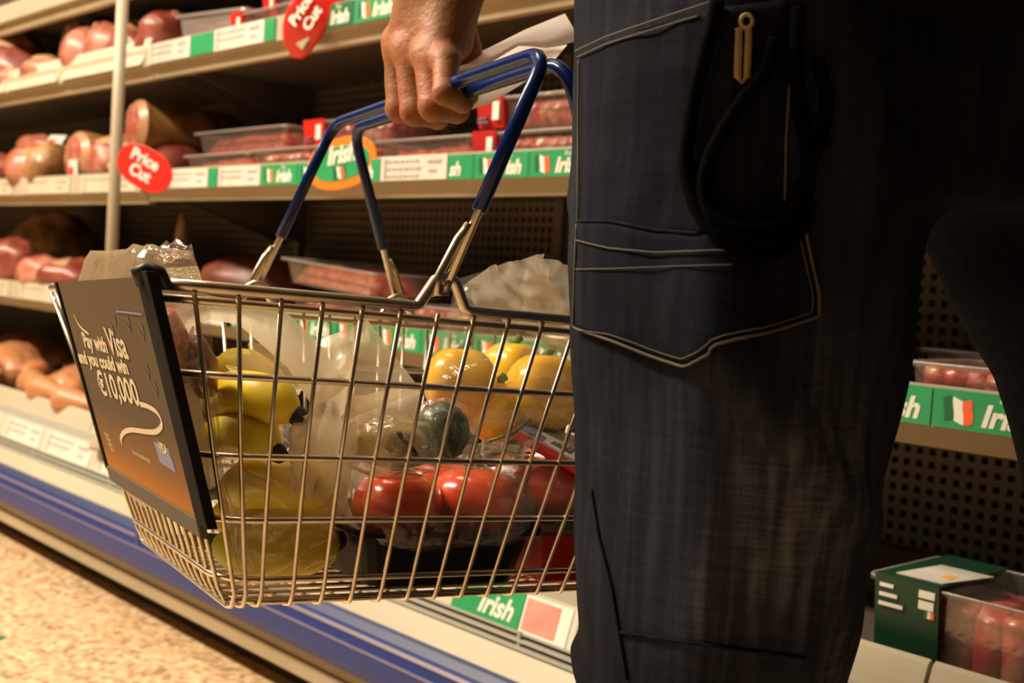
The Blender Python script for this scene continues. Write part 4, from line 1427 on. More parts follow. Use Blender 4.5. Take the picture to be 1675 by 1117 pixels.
def sheet(corners, nu, nv, amp, s, seed, bulge=0.0, rib=0.0, ribs=5.0, fan=1.0):
    """crumpled four-cornered sheet (corner order: a b c d round the edge)"""
    a, b, c, d = [Vector(p) for p in corners]
    n_ = (b - a).cross(d - a).normalized()
    rows = []
    for i in range(nu + 1):
        u = i / nu
        row = []
        for j in range(nv + 1):
            v = j / nv
            p_ = (a * (1 - u) + b * u) * (1 - v) + (d * (1 - u) + c * u) * v
            w_ = (u - 0.5) * ribs * (1 + fan * (v - 0.5)) + 0.8 * noise.noise(Vector((u * 2, v * 2.5, seed))) + v * 0.8
            tri = abs((w_ % 1.0) - 0.5) * 2
            row.append(p_ + n_ * (crumple(p_, amp, s, seed) + rib * (tri ** 2.0 - 0.3) + bulge * math.sin(math.pi * u) * math.sin(math.pi * v)))
        rows.append(row)
    return MB().grid(rows)


# clear plastic pack standing at the left end, meat inside, torn film on top
c = Vector((0.075, 0.24, -0.03))
t, m_ = item('clear_pack', 'clear plastic meat pack sticking out of the basket above the advert board', 'meat pack', c)
rows = []
for (z, gx, gy) in ((-0.165, 0.020, 0.115), (-0.10, 0.028, 0.148), (-0.012, 0.036, 0.176), (-0.004, 0.041, 0.182), (0.006, 0.041, 0.182), (0.012, 0.036, 0.176), (0.030, 0.032, 0.170), (0.038, 0.027, 0.162), (0.0385, 0.012, 0.12), (0.037, 0.0, 0.0)):
    row = []
    for k in range(28):
        a = 2 * math.pi * k / 28
        ca, sa = math.cos(a), math.sin(a)
        p_ = Vector((0.046 + 0.16 * max(0, -z) + math.copysign(abs(ca) ** .35, ca) * gx * 0.82, 0.275 + math.copysign(abs(sa) ** .35, sa) * gy * 0.70, z - 0.006 + 0.002 * math.sin(a * 9)))
        p_ += Vector((0.5, 0.4, 0.8)) * crumple(p_, 0.0035, 26, 4)
        row.append(p_)
    rows.append(row)
MB().grid(rows, wrap=True).build('pack_shell', M_['pack_beige'], t, smooth=True, M=m_)
rows = []
for i in range(9):
    th = math.pi * i / 8
    rows.append([Vector((0.062 + math.sin(th) * math.cos(2 * math.pi * k / 16) * 0.020, 0.272 + math.copysign(abs(math.sin(th) * math.sin(2 * math.pi * k / 16)) ** .6, math.sin(2 * math.pi * k / 16)) * 0.078, -0.095 + math.cos(th) * 0.062 + 0.006 * noise.noise(Vector((i, k, 1)) * .7))) for k in range(16)])
MB().grid(rows, wrap=True).build('meat', M_['ham_dark'], t, smooth=True, M=m_)
sheet([L(205, 432, y=0.24), L(322, 436, y=0.20), L(314, 402, y=0.20), L(268, 392, y=0.26)], 10, 10, 0.008, 30, 5).build('torn_film', M_['pack'], t, smooth=True, M=m_)
sheet([L(232, 456, y=0.13), L(330, 458, y=0.12), L(324, 436, y=0.15), L(226, 436, y=0.18)], 8, 6, 0.003, 40, 8).build('lid_fold', M_['pack_beige'], t, smooth=True, M=m_)
# near end of the pack hangs down inside the basket: a column with red meat
sheet([L(262, 476, y=0.052), L(342, 480, y=0.050), L(352, 632, y=0.085), L(290, 640, y=0.085)], 12, 16, 0.004, 30, 9, 0.008).build('pack_side', M_['pack'], t, smooth=True, M=m_)
p0, p1 = L(270, 512, y=0.085), L(302, 622, y=0.105)
MB().tube([p0, p0.lerp(p1, .3), p0.lerp(p1, .7), p1], [0.007, 0.011, 0.011, 0.006], 10).build('meat', M_['steak'], t, smooth=True, M=m_)
p0, p1 = L(318, 560, y=0.085), L(338, 640, y=0.11)
MB().tube([p0, p0.lerp(p1, .5), p1], [0.008, 0.013, 0.008], 10).build('meat', M_['ham_dark'], t, smooth=True, M=m_)


def banana(label, pts, r, tipdir=1, group='bananas'):
    pts = [Vector(p) for p in pts]
    c = pts[len(pts) // 2]
    t, m_ = item('banana', label, 'banana', c, group)
    V = []
    for i in range(len(pts) - 1):
        q0, q1, q2, q3 = pts[max(i - 1, 0)], pts[i], pts[i + 1], pts[min(i + 2, len(pts) - 1)]
        for k in range(6):
            u = k / 6
            V.append(0.5 * ((2 * q1) + (q2 - q0) * u + (2 * q0 - 5 * q1 + 4 * q2 - q3) * u * u + (3 * q1 - q0 - 3 * q2 + q3) * u ** 3))
    V.append(pts[-1])
    n = len(V)
    R_ = []
    for i in range(n):
        u = i / (n - 1)
        k = min(1.0, 0.40 + 2.4 * u) * min(1.0, 0.42 + 3.2 * (1 - u))
        R_.append(r * k)
    MB().tube(V, R_, 10).build('peel', M_['banana'], t, smooth=True, M=m_)
    d = (V[-1] - V[-2]).normalized()
    MB().tube([V[-1] - d * 0.004, V[-1] + d * 0.003, V[-1] + d * 0.008, V[-1] + d * 0.010], [R_[-1] * 0.98, R_[-1] * 1.06, R_[-1] * .8, R_[-1] * .3], 10).build('black_tip', M_['banana_tip'], t, smooth=True, M=m_)
    d = (V[0] - V[1]).normalized()
    MB().tube([V[0] - d * 0.003, V[0] + d * 0.02, V[0] + d * 0.03], [R_[0], R_[0] * .75, R_[0] * .7], 8).build('stem', M_['stalk'], t, smooth=True, M=m_)


banana('upper banana with a black tip in the open mouth of the milky bag', [L(345, 668, y=0.17), L(382, 643, y=0.12), L(432, 648, y=0.085), L(483, 678, y=0.068)], 0.0165)
banana('second banana, just below the upper one, its black tip pointing right', [L(330, 745, y=0.17), L(365, 712, y=0.13), L(410, 710, y=0.10), L(450, 738, y=0.082)], 0.0160)
banana('banana low in the milky bag, seen through the film', [L(372, 800, y=0.16), L(420, 790, y=0.12), L(480, 792, y=0.105), L(548, 800, y=0.115)], 0.0195)
banana('banana lying at the bottom of the milky bag on the wire floor', [L(360, 890, y=0.15), L(410, 900, y=0.12), L(470, 902, y=0.11), L(545, 885, y=0.12)], 0.0205)
banana('banana deep in the milky bag between the two lower ones', [L(350, 850, y=0.19), L(410, 838, y=0.16), L(480, 842, y=0.15), L(550, 830, y=0.17)], 0.0185)
banana('banana behind the two upper ones, mostly hidden in the bag', [L(350, 620, y=0.24), L(390, 600, y=0.21), L(430, 620, y=0.18), L(455, 650, y=0.16)], 0.0160)

# the milky carrier bag round the bananas
c = Vector((0.18, 0.20, -0.13))
t, m_ = item('carrier_bag', 'milky carrier bag with loose handle loop, holding the bananas', 'plastic bag', c)
A = L
sheet([A(352, 640, y=0.090), A(372, 848, y=0.085), A(395, 940, y=0.098), A(345, 690, y=0.10)], 10, 8, 0.006, 20, 1).build('bag_fold', M_['bag'], t, smooth=True, M=m_)
sheet([A(362, 640, y=0.075), A(330, 620, y=0.085), A(392, 945, y=0.092), A(430, 940, y=0.090)], 26, 20, 0.006, 17, 2, 0.010, 0.007, 4, 0.6).build('bag_front', M_['bag'], t, smooth=True, M=m_)
sheet([A(478, 700, y=0.058), A(585, 560, y=0.075), A(580, 850, y=0.086), A(470, 800, y=0.072)], 26, 22, 0.005, 18, 3, 0.010, 0.007, 4, 0.6).build('bag_side', M_['bag_white'], t, smooth=True, M=m_)
sheet([A(372, 765, y=0.075), A(392, 945, y=0.092), A(560, 930, y=0.090), A(478, 765, y=0.066)], 28, 26, 0.005, 18, 4, 0.01, 0.009, 5, 0.8).build('bag_front', M_['bag'], t, smooth=True, M=m_)
sheet([A(372, 600, y=0.14), A(432, 545, y=0.12), A(540, 640, y=0.10), A(400, 640, y=0.085)], 26, 22, 0.005, 20, 5, 0.02, 0.008, 5, 0.8).build('bag_mouth', M_['bag_white'], t, smooth=True, M=m_)
sheet([A(510, 560, y=0.12), A(600, 522, y=0.10), A(690, 640, y=0.10), A(560, 690, y=0.075)], 14, 14, 0.005, 16, 6, -0.012).build('bag_corner', M_['bag_white'], t, smooth=True, M=m_)
sheet([A(560, 650, y=0.085), A(690, 630, y=0.105), A(690, 690, y=0.105), A(585, 720, y=0.095)], 14, 12, 0.007, 18, 7, 0.012).build('bag_corner', M_['bag_white'], t, smooth=True, M=m_)
for seed, pts in ((8, [(296, 690, .12), (290, 600, .105), (288, 550, .095), (305, 518, .085), (345, 503, .08), (400, 512, .08), (450, 535, .082), (500, 580, .082), (545, 650, .075)]), (9, [(345, 800, .11), (322, 720, .11), (312, 660, .105), (300, 600, .10), (297, 560, .095)])):
    V = [A(px, py, y=y) for px, py, y in pts]
    P = []
    for i, v in enumerate(V):
        a_, b_ = V[max(i - 1, 0)], V[min(i + 1, len(V) - 1)]
        d = (b_ - a_).normalized()
        side = d.cross(Vector((0.25, 1, 0.1))).normalized()
        w = 0.0085 + (0.006 if i > 5 else 0)
        P.append([v + side * w * q + Vector((0, 0.006, 0)) * abs(q) for q in (-1, -.5, 0, .5, 1)])
    MB().grid(P).build('handle_loop', M_['bag_handle'], t, smooth=True, M=m_)
sack((0.18, 0.21, -0.155), (0.065, 0.09, 0.055), 0.010, 14, 10).build('bag_bottom', M_['bag'], t, smooth=True, M=m_)


def tomato(label, c, r, seed, group='tomatoes'):
    c = Vector(c)
    t, m_ = item('tomato', label, 'tomato', c, group)
    rows = []
    for i in range(17):
        th = math.pi * i / 16
        row = []
        for j in range(30):
            a = 2 * math.pi * j / 30
            q = 1 + 0.035 * math.cos(5 * a + seed) * math.sin(th) ** 2
            dz = math.cos(th) * 0.84
            if i < 4:
                dz -= 0.10 * (1 - i / 4)
            row.append(c + Vector((math.sin(th) * math.cos(a) * q, math.sin(th) * math.sin(a) * q, dz)) * r)
        rows.append(row)
    MB().grid(rows, wrap=True).build('skin', M_['tomato'], t, smooth=True, M=m_)
    mb = MB()
    top = c + Vector((0, 0, r * 0.76))
    for k in range(5):
        a = 2 * math.pi * k / 5 + seed
        d = Vector((math.cos(a), math.sin(a), 0))
        s_ = Vector((-d.y, d.x, 0))
        mb.add([top, top + d * r * .25 + s_ * r * .07 + Vector((0, 0, .003)), top + d * r * .5 + Vector((0, 0, .0015)), top + d * r * .25 - s_ * r * .07 + Vector((0, 0, .003))], [(0, 1, 2, 3)])
    mb.tube([top, top + Vector((0.002, 0, 0.010))], [0.0025, 0.002], 6)
    mb.build('calyx', M_['stalk'], t, M=m_)
    return c


def ball_at(px, py, y, rpx):
    p_ = L(px, py, y=y)
    w = BM @ p_
    dist = (w - CAM).dot(FWD)
    return p_, rpx * dist / F


tomatoes = []
for lb, px, py, y, rp_ in (('big tomato at the left of the wrapped black tray', 652, 828, 0.125, 76), ('big tomato at the middle of the wrapped black tray, with bright glints', 776, 822, 0.125, 77),
                           ('tomato behind and between the two big ones', 716, 800, 0.19, 66), ('left tomato of the raised pack at the leg', 846, 790, 0.155, 62), ('right tomato of the raised pack beside the leg', 918, 800, 0.125, 68),
                           ('tomato at the back of the raised pack', 905, 765, 0.20, 56)):
    p_, r = ball_at(px, py, y, rp_)
    tomato(lb, p_, r, len(tomatoes))
    tomatoes.append((p_, r))


def black_tray(label, x0, x1, y0, y1, z0, z1, rz=0.0):
    c = Vector(((x0 + x1) / 2, (y0 + y1) / 2, z0))
    t, m_ = item('tomato_tray', label, 'tray', c)
    P = []
    for (g, z) in ((-0.012, z0 + 0.003), (-0.014, z0), (-0.010, z0 + 0.001), (0.0, z1), (0.006, z1 + 0.001), (0.006, z1 - 0.003)):
        row = []
        for (qx, qy, a0) in ((1, 1, 0), (-1, 1, 90), (-1, -1, 180), (1, -1, 270)):
            for e_ in range(4):
                th = math.radians(a0 + 30 * e_)
                row.append((c.x + qx * ((x1 - x0) / 2 + g - .015) + .015 * math.cos(th), c.y + qy * ((y1 - y0) / 2 + g - .015) + .015 * math.sin(th), z))
        P.append(row)
    mb = MB().grid(P, wrap=True).add(P[0], [tuple(range(16))])
    mb.build('tray_shell', M_['blacktray'], t, M=m_)
    return t, m_, c


pl, pr = L(568, 930, y=0.082), L(850, 930, y=0.082)
t, m_, c = black_tray('black tray of tomatoes wrapped in film, in the middle of the basket', pl.x + .012, pr.x + .012, 0.078, 0.25, -BH + 0.007, tomatoes[0][0].z - tomatoes[0][1] * 0.35)
sack((c.x, 0.135, tomatoes[0][0].z + 0.002), ((pr.x - pl.x) / 2 + 0.008, 0.075, 0.033), 0.0035, 24, 21, pw=0.6).build('film_wrap', M_['wrap'], t, smooth=True, M=m_)
sheet([L(838, 870, y=0.082), L(892, 880, y=0.082), L(895, 925, y=0.085), L(825, 972, y=0.088)], 10, 10, 0.006, 40, 23).build('film_tail', M_['wrap'], t, smooth=True, M=m_)
p0, p1 = L(822, 845, y=0.095), L(1000, 845, y=0.095)
t, m_, c = black_tray('second black tray of tomatoes, raised on a red box beside the leg', p0.x, p1.x, 0.08, 0.24, L(880, 868, y=0.09).z, L(880, 845, y=0.09).z)
sack((c.x, 0.15, tomatoes[4][0].z - 0.004), ((p1.x - p0.x) / 2 + 0.004, 0.078, 0.036), 0.004, 24, 31, pw=0.6).build('film_wrap', M_['wrap'], t, smooth=True, M=m_)

# red box under the raised tray
p0, p1 = L(893, 868, y=0.085), L(1010, 965, y=0.085)
c = Vector(((p0.x + p1.x) / 2, 0.15, -BH + 0.006))
t, m_ = item('red_carton', 'plain bright red carton standing on the wire floor beside the leg', 'carton', c)
zt_ = L(893, 868, y=0.085).z - 0.004
MB().box(p0.x, p1.x, 0.087, 0.215, -BH + 0.0065, zt_).build('carton_body', M_['red_deep'], t, M=m_, bevel=0.002)
MB().box(p0.x + .004, p1.x - .004, 0.10, 0.15, zt_, zt_ + 0.0012).build('carton_flap', M_['red'], t, M=m_)

# green wrapped vegetable
p_, r = ball_at(724, 706, 0.060, 44)
t, m_ = item('green_vegetable', 'dark green vegetable in shiny crinkled film, above the tomatoes', 'vegetable', p_)
rows = []
for i in range(19):
    th = math.pi * i / 18
    rows.append([p_ + Vector((math.sin(th) * math.cos(2 * math.pi * j / 26), math.sin(th) * math.sin(2 * math.pi * j / 26), math.cos(th) * 1.12)) * (r * (1 + 0.10 * nz3((math.sin(th) * math.cos(2 * math.pi * j / 26), math.sin(th) * math.sin(2 * math.pi * j / 26), math.cos(th)), 3.2, 3))) for j in range(26)])
MB().grid(rows, wrap=True).build('vegetable_skin', M_['greens'], t, smooth=True, M=m_)
sack(p_, (r * 1.10, r * 1.05, r * 1.22), 0.004, 45, 41, pw=0.9).build('film_wrap', M_['wrap'], t, smooth=True, M=m_)
sheet([L(760, 670, y=0.055), L(784, 700, y=0.052), L(777, 750, y=0.055), L(748, 752, y=0.055)], 8, 8, 0.005, 40, 42).build('film_tail', M_['pack'], t, smooth=True, M=m_)

# tan pack left of the green vegetable
p_ = L(640, 728, y=0.078)
t, m_ = item('tan_pack', 'clear pack of tan food with a dark band, left of the green vegetable', 'food pack', p_)
sack(p_, (0.026, 0.030, 0.015), 0.002, 40, 51, pw=0.6).build('filling', M_['salad'], t, smooth=True, M=m_)
sack(p_, (0.034, 0.036, 0.021), 0.006, 34, 52, pw=0.6).build('film_wrap', M_['pack'], t, smooth=True, M=m_)
q0, q1 = L(652, 708, y=0.044), L(684, 752, y=0.050)
MB().tube([q0, q0.lerp(q1, .5) + Vector((0, -.004, 0)), q1], 0.0045, 6, squash=0.4).build('dark_band', M_['blacktray'], t, smooth=True, M=m_)

# yellow peppers in a clear bag
peps = []
for lb, px, py, y, rp_ in (('yellow pepper at the left of the clear bag', 752, 626, 0.16, 62), ('yellow pepper at the right of the clear bag, beside the leg', 890, 640, 0.14, 66), ('yellow pepper low between the other two', 812, 672, 0.15, 52), ('yellow pepper at the back, mostly hidden', 838, 608, 0.25, 52)):
    p_, r = ball_at(px, py, y, rp_)
    t, m_ = item('yellow_pepper', lb, 'pepper', p_, 'yellow peppers')
    rows = []
    for i in range(17):
        th = math.pi * i / 16
        row = []
        for j in range(32):
            a = 2 * math.pi * j / 32
            q = 1 + 0.09 * math.cos(4 * a + px) * math.sin(th)
            z = math.cos(th) * 1.02 - (0.16 * math.exp(-(th / .35) ** 2))
            row.append(p_ + Vector((math.sin(th) * math.cos(a) * q, math.sin(th) * math.sin(a) * q, z)) * r)
        rows.append(row)
    MB().grid(rows, wrap=True).build('skin', M_['yellow'], t, smooth=True, M=m_)
    MB().tube([p_ + Vector((0, 0, r * .80)), p_ + Vector((0.002, 0, r * .98)), p_ + Vector((.006, 0, r * 1.1))], [0.007, 0.004, 0.0045], 8).build('stalk', M_['stalk'], t, smooth=True, M=m_)
    peps.append(p_)
c = Vector((0.30, 0.17, -0.06))
t, m_ = item('clear_bag', 'large thin bag of yellow peppers, its crumpled top standing above the rim', 'plastic bag', c)
sheet([A(676, 700, y=0.085), A(752, 455, y=0.10), A(880, 416, y=0.14), A(960, 700, y=0.075)], 40, 34, 0.006, 15, 61, 0.020, 0.005, 4, 0.8).build('bag_front', M_['bag'], t, smooth=True, M=m_)
sheet([A(740, 480, y=0.10), A(800, 436, y=0.12), A(892, 414, y=0.15), A(960, 600, y=0.11)], 34, 26, 0.007, 18, 62, 0.004, 0.004, 3, 1.2).build('bag_fold', M_['bag_top'], t, smooth=True, M=m_)
sheet([A(690, 590, y=0.10), A(760, 462, y=0.12), A(845, 560, y=0.09), A(700, 640, y=0.09)], 24, 20, 0.004, 18, 63, 0.010, 0.009, 5, 1.2).build('bag_fold', M_['bag'], t, smooth=True, M=m_)
sheet([A(835, 640, y=0.075), A(860, 560, y=0.085), A(1000, 520, y=0.11), A(1000, 720, y=0.078)], 30, 24, 0.005, 18, 64, 0.010, 0.005, 4, 0.8).build('bag_front', M_['bag'], t, smooth=True, M=m_)
sheet([A(868, 420, y=0.14), A(990, 445, y=0.16), A(1010, 560, y=0.13), A(850, 540, y=0.12)], 34, 26, 0.007, 18, 65, 0.004, 0.004, 3, 1.3).build('bag_top', M_['bag_top'], t, smooth=True, M=m_)

# meat pack with a barcode label lying on the tomatoes
q = [L(845, 699, y=0.110), L(890, 695, y=0.150), L(990, 728, y=0.125), L(955, 762, y=0.068)]
c = (q[0] + q[2]) / 2
t, m_ = item('label_pack', 'small film pack with white barcode label and blue corner, on the tomatoes by the leg', 'food pack', c)
up0 = Vector((0, -0.002, 0.004))
a, b, c_, d = q
def quad(u0, u1, v0, v1, off):
    f = lambda u, v: (a * (1 - u) + d * u) * (1 - v) + (b * (1 - u) + c_ * u) * v + up0 * off
    return [f(u0, v0), f(u1, v0), f(u1, v1), f(u0, v1)]
def slab(u0, u1, v0, v1, o0, o1):
    return quad(u0, u1, v0, v1, o0) + quad(u0, u1, v0, v1, o1)
MB().hexa(slab(-0.06, 1.06, -0.08, 1.06, -2.2, -0.6)).build('pack_body', M_['red_deep'], t, M=m_, bevel=0.002)
lab = MB().hexa(slab(0.0, 1.0, 0.02, 0.95, -0.5, 0)).build('white_label', M_['white'], t, M=m_)
MB().hexa(slab(0.0, 0.36, 0.02, 0.95, 0.05, 0.2)).build('blue_panel', M_['label_blue'], lab)
mb = MB()
for k in range(14):
    u = 0.46 + 0.022 * k
    mb.hexa(slab(u, u + 0.006 + 0.006 * (k % 3 == 0), 0.12, 0.55, 0.05, 0.2))
mb.build('barcode', M_['ink'], lab)['kind'] = 'stuff'
sheet([L(776, 745, y=0.075), L(838, 690, y=0.10), L(880, 712, y=0.09), L(850, 760, y=0.07)], 10, 10, 0.007, 38, 71).build('film_tail', M_['pack'], t, smooth=True, M=m_)
MB().tube([L(800, 722, y=0.10), L(840, 708, y=0.098), L(868, 686, y=0.11)], 0.0014, 6).build('twist_tie', M_['green_dark'], t, smooth=True, M=m_)
# ------------------------------------------------------------------ the person
RH = Vector((RIGHT.x, RIGHT.y, 0)).normalized()
FH = Vector((FWD.x, FWD.y, 0)).normalized()


def abz(p):
    return p.dot(RH), p.dot(FH), p.z


def W(a, b, z):
    return RH * a + FH * b + Vector((0, 0, z))


FEET = W(0.19, 0.82, 0.0)
OFF = Matrix.Translation(-FEET)


def edge(pts, dist):
    q = sorted([(atD(px, py, dist).z, atD(px, py, dist).dot(RH)) for px, py in pts])
    return [a for a, _ in q], [b for _, b in q]


def prof(zs, tab):
    return np.interp(zs, tab[0], tab[1])


lz, la = edge([(952, -60), (950, 70), (945, 230), (932, 330), (927, 430), (935, 560), (950, 680), (955, 800), (951, 900), (953, 1000), (962, 1117), (985, 1300)], 0.775)
rz_, ra = edge([(1512, 300), (1502, 380), (1476, 500), (1456, 620), (1436, 740), (1414, 850), (1395, 950), (1376, 1050), (1366, 1117), (1340, 1300)], 0.775)
lz, la = [0.02, 0.12] + lz, [0.075, 0.070] + la
rz_, ra = [0.02, 0.12] + rz_, [0.225, 0.220] + ra
qz, qa = edge([(1500, 250), (1532, 380), (1572, 480), (1618, 560), (1658, 620), (1678, 690), (1698, 770), (1720, 900), (1730, 1100)], 0.87)
qz, qa = [0.02, 0.15] + qz, [0.40, 0.395] + qa
h = 0.0058
lo, hi = (-0.02, 0.60, 0.03), (0.66, 1.06, 1.0)
G = sdf_grid(lo, hi, h)
A_, B_, Z_ = G
Lc, Rc = prof(Z_, (lz, la)), prof(Z_, (rz_, ra))
hw = (Rc - Lc) / 2
ca = (Rc + Lc) / 2
cb = np.interp(Z_, [0, 0.45, 0.7, 1.0], [0.80, 0.785, 0.79, 0.81])
hd = np.interp(Z_, [0, 0.2, 0.7, 0.85, 1.0], [0.085, 0.10, 0.118, 0.128, 0.125])
def se(a, ca, hw, b, cb, hd, n=2.3):
    return ((np.abs((a - ca) / hw) ** n + np.abs((b - cb) / hd) ** n) ** (1 / n) - 1) * np.minimum(hw, hd)
leg1 = np.maximum(se(A_, ca, hw, B_, cb, hd), Z_ - 0.96)
Lq = prof(Z_, (qz, qa))
hw2 = np.interp(Z_, [0, 0.2, 0.6, 0.9], [0.082, 0.095, 0.112, 0.13])
leg2 = np.maximum(se(A_, Lq + hw2, hw2, B_, np.interp(Z_, [0, 0.4, 0.8], [0.80, 0.85, 0.885]), hw2), Z_ - 0.90)
pel = se(A_, 0.245 + 0 * A_, 0.197 + 0 * A_, B_, 0.835 + 0 * B_, 0.135 + 0 * B_, 2.6)
pel = np.maximum(pel, 0.785 - Z_ + 0.35 * np.maximum(0, np.abs(A_ - 0.292) - 0.03) * 0)
pel = np.maximum(pel, Z_ - 0.985)
fld = smin(smin(leg1, pel, 0.03), smin(leg2, pel, 0.03), 0.004)
fld = np.maximum(fld, 0.045 - Z_)


def folds(co, n):
    a, b, z = co.x, co.y, co.z
    d = 0.0
    # drag lines fanning out from the pocket point, and folds at crotch and knee
    for (a0, z0, dx, dz, w, amp) in ((0.115, 0.62, 0.05, -1.0, 0.018, 0.004), (0.15, 0.60, 0.28, -1.0, 0.022, 0.005), (0.175, 0.63, 0.62, -0.6, 0.016, 0.0045), (0.06, 0.55, 0.22, -1, 0.015, 0.003),
                                     (0.235, 0.70, 0.25, -1, 0.018, 0.004), (0.11, 0.46, 1.0, -0.12, 0.010, 0.005), (0.20, 0.56, 0.5, -1, 0.02, 0.004), (0.12, 0.80, 0.1, -1, 0.02, 0.003)):
        l = math.hypot(dx, dz)
        t = ((a - a0) * dx + (z - z0) * dz) / l
        s_ = ((a - a0) * -dz + (z - z0) * dx) / l
        d += 1.6 * amp * math.exp(-(s_ / w) ** 2) * math.exp(-(max(0, abs(t) - 0.08) / 0.06) ** 2)
    d += 0.0028 * noise.noise(Vector((a * 9, b * 9, z * 5))) + 0.0012 * noise.noise(Vector((a * 30, b * 30, z * 14)))
    return d


M_['denim'] = denim('denim', (((0.155, 0.66, 0.585), (0.115, 0.30, 0.19)), ((0.10, 0.66, 0.80), (0.11, 0.30, 0.13)), ((0.205, 0.68, 0.47), (0.06, 0.30, 0.16))))
M_['denim_pocket'] = denim('denim_pocket', (((0.13, 0.66, 0.74), (0.15, 0.30, 0.16)),))
ABZ = Matrix((RH, FH, Vector((0, 0, 1)))).transposed().to_4x4()     # (a, b, z) -> world

# hand and arm: joints where the fist closes round the two grips
def J(px, py, d):
    p_ = atD(px, py, d)
    return (p_.x, p_.y, p_.z)


lo3 = (-0.99, 0.50, 0.815)
hi3 = (-0.64, 0.80, 1.215)
hh = 0.0019
G3 = sdf_grid(lo3, hi3, hh)
wrist, elbow = J(721, -42, 1.055), J(805, -520, 0.985)
palm = capsule(G3, J(662, 76, 1.074), J(692, -25, 1.060), 0.0175, 0.0235)
palm = smin(palm, capsule(G3, J(690, 84, 1.052), J(714, -25, 1.055), 0.0185, 0.0245), 0.018)
palm = smin(palm, capsule(G3, J(722, 88, 1.025), J(738, -20, 1.046), 0.0180, 0.0235), 0.018)
palm = smin(palm, capsule(G3, J(748, 72, 1.045), J(752, -20, 1.060), 0.0130, 0.0185), 0.016)
arm = capsule(G3, wrist, elbow, 0.0285, 0.041)
arm = smin(arm, capsule(G3, J(738, -42, 1.06), J(812, -420, 0.99), 0.026, 0.036), 0.02)
hand = smin(palm, arm, 0.020)
# knuckles and tendons on the back of the hand
for px, py, d, r in ((650, 64, 1.082, .0110), (669, 80, 1.060, .0122), (701, 90, 1.032, .0112), (729, 98, 1.010, .0100)):
    hand = smin(hand, ellipsoid(G3, J(px, py, d), (r, r, r)), 0.010)
fingers = [
    ([(650, 70, 1.080), (653, 178, 1.072), (688, 188, 1.110), (708, 160, 1.122)], (0.0128, 0.0120, 0.0098, 0.0080)),
    ([(669, 84, 1.056), (678, 182, 1.044), (716, 192, 1.080), (736, 163, 1.096)], (0.0134, 0.0126, 0.0102, 0.0086)),
    ([(702, 94, 1.028), (709, 174, 1.012), (748, 182, 1.046), (764, 152, 1.066)], (0.0136, 0.0126, 0.0102, 0.0086)),
    ([(729, 102, 1.004), (727, 152, 0.988), (757, 168, 1.014), (770, 158, 1.036)], (0.0112, 0.0098, 0.0084, 0.0072))]
allf = None
for jt, r in fingers:
    f = None
    for i in range(3):
        s_ = capsule(G3, J(*jt[i]), J(*jt[i + 1]), r[i], r[i + 1])
        f = s_ if f is None else smin(f, s_, 0.004)
    allf = f if allf is None else smin(allf, f, 0.0026)
hand = smin(hand, allf, 0.010)
th = smin(capsule(G3, J(742, 10, 1.085), J(765, 82, 1.092), 0.0165, 0.0125), capsule(G3, J(765, 82, 1.092), J(752, 140, 1.095), 0.0115, 0.0095), 0.006)
th = smin(th, capsule(G3, J(752, 140, 1.095), J(728, 158, 1.10), 0.0095, 0.0078), 0.004)
hand = smin(hand, th, 0.008)
person = nets_object('person', hand, lo3, hh, M_['skin'], disp=lambda p, n: 0.0006 * nz3(p, 60, 2))
person.data.transform(OFF)
person.location = FEET
tag(person, 'person in black top and worn dark jeans, back turned, fist closed on basket handles', 'person')
# finger nail of the little finger
# jeans
jeans = nets_object('jeans', fld, lo, h, M_['denim'], person, OFF @ ABZ, disp=folds)
me = jeans.data
bvh = BVHTree.FromPolygons([ABZ @ v.co for v in me.vertices], [tuple(p_.vertices) for p_ in me.polygons])


def on_jeans(px, py, off=0.0):
    d = ray(px, py).normalized()
    hit, n, i, dist = bvh.ray_cast(CAM, d)
    if hit is None:
        hit, n, i, dist = bvh.find_nearest(atD(px, py, 0.7))
    if n.dot(d) > 0:
        n = -n
    return hit + n * off


SUB = (OFF @ ABZ).inverted() @ OFF           # world coordinates -> jeans' own frame


def interp_poly(pts, t):
    L_ = [0.0]
    for i in range(len(pts) - 1):
        L_.append(L_[-1] + math.hypot(pts[i + 1][0] - pts[i][0], pts[i + 1][1] - pts[i][1]))
    s_ = t * L_[-1]
    for i in range(len(pts) - 1):
        if s_ <= L_[i + 1] or i == len(pts) - 2:
            u = (s_ - L_[i]) / max(L_[i + 1] - L_[i], 1e-9)
            return pts[i][0] + (pts[i + 1][0] - pts[i][0]) * u, pts[i][1] + (pts[i + 1][1] - pts[i][1]) * u


def patch(name, top, bottom, nu, nv, off, material, wob=0.0):
    rows = []
    for j in range(-1, nv + 2):
        v = min(max(j / nv, 0), 1)
        row = []
        for i in range(-1, nu + 2):
            u = min(max(i / nu, 0), 1)
            tx, ty = interp_poly(top, u)
            bx, by = interp_poly(bottom, u)
            px, py = tx + (bx - tx) * v, ty + (by - ty) * v
            brd = i in (-1, nu + 1) or j in (-1, nv + 1)
            o = -0.002 if brd else off + wob * noise.noise(Vector((px * .02, py * .02, 1)))
            row.append(on_jeans(px, py, o))
        rows.append(row)
    return MB().grid(rows).build(name, material, jeans, smooth=True, M=SUB)


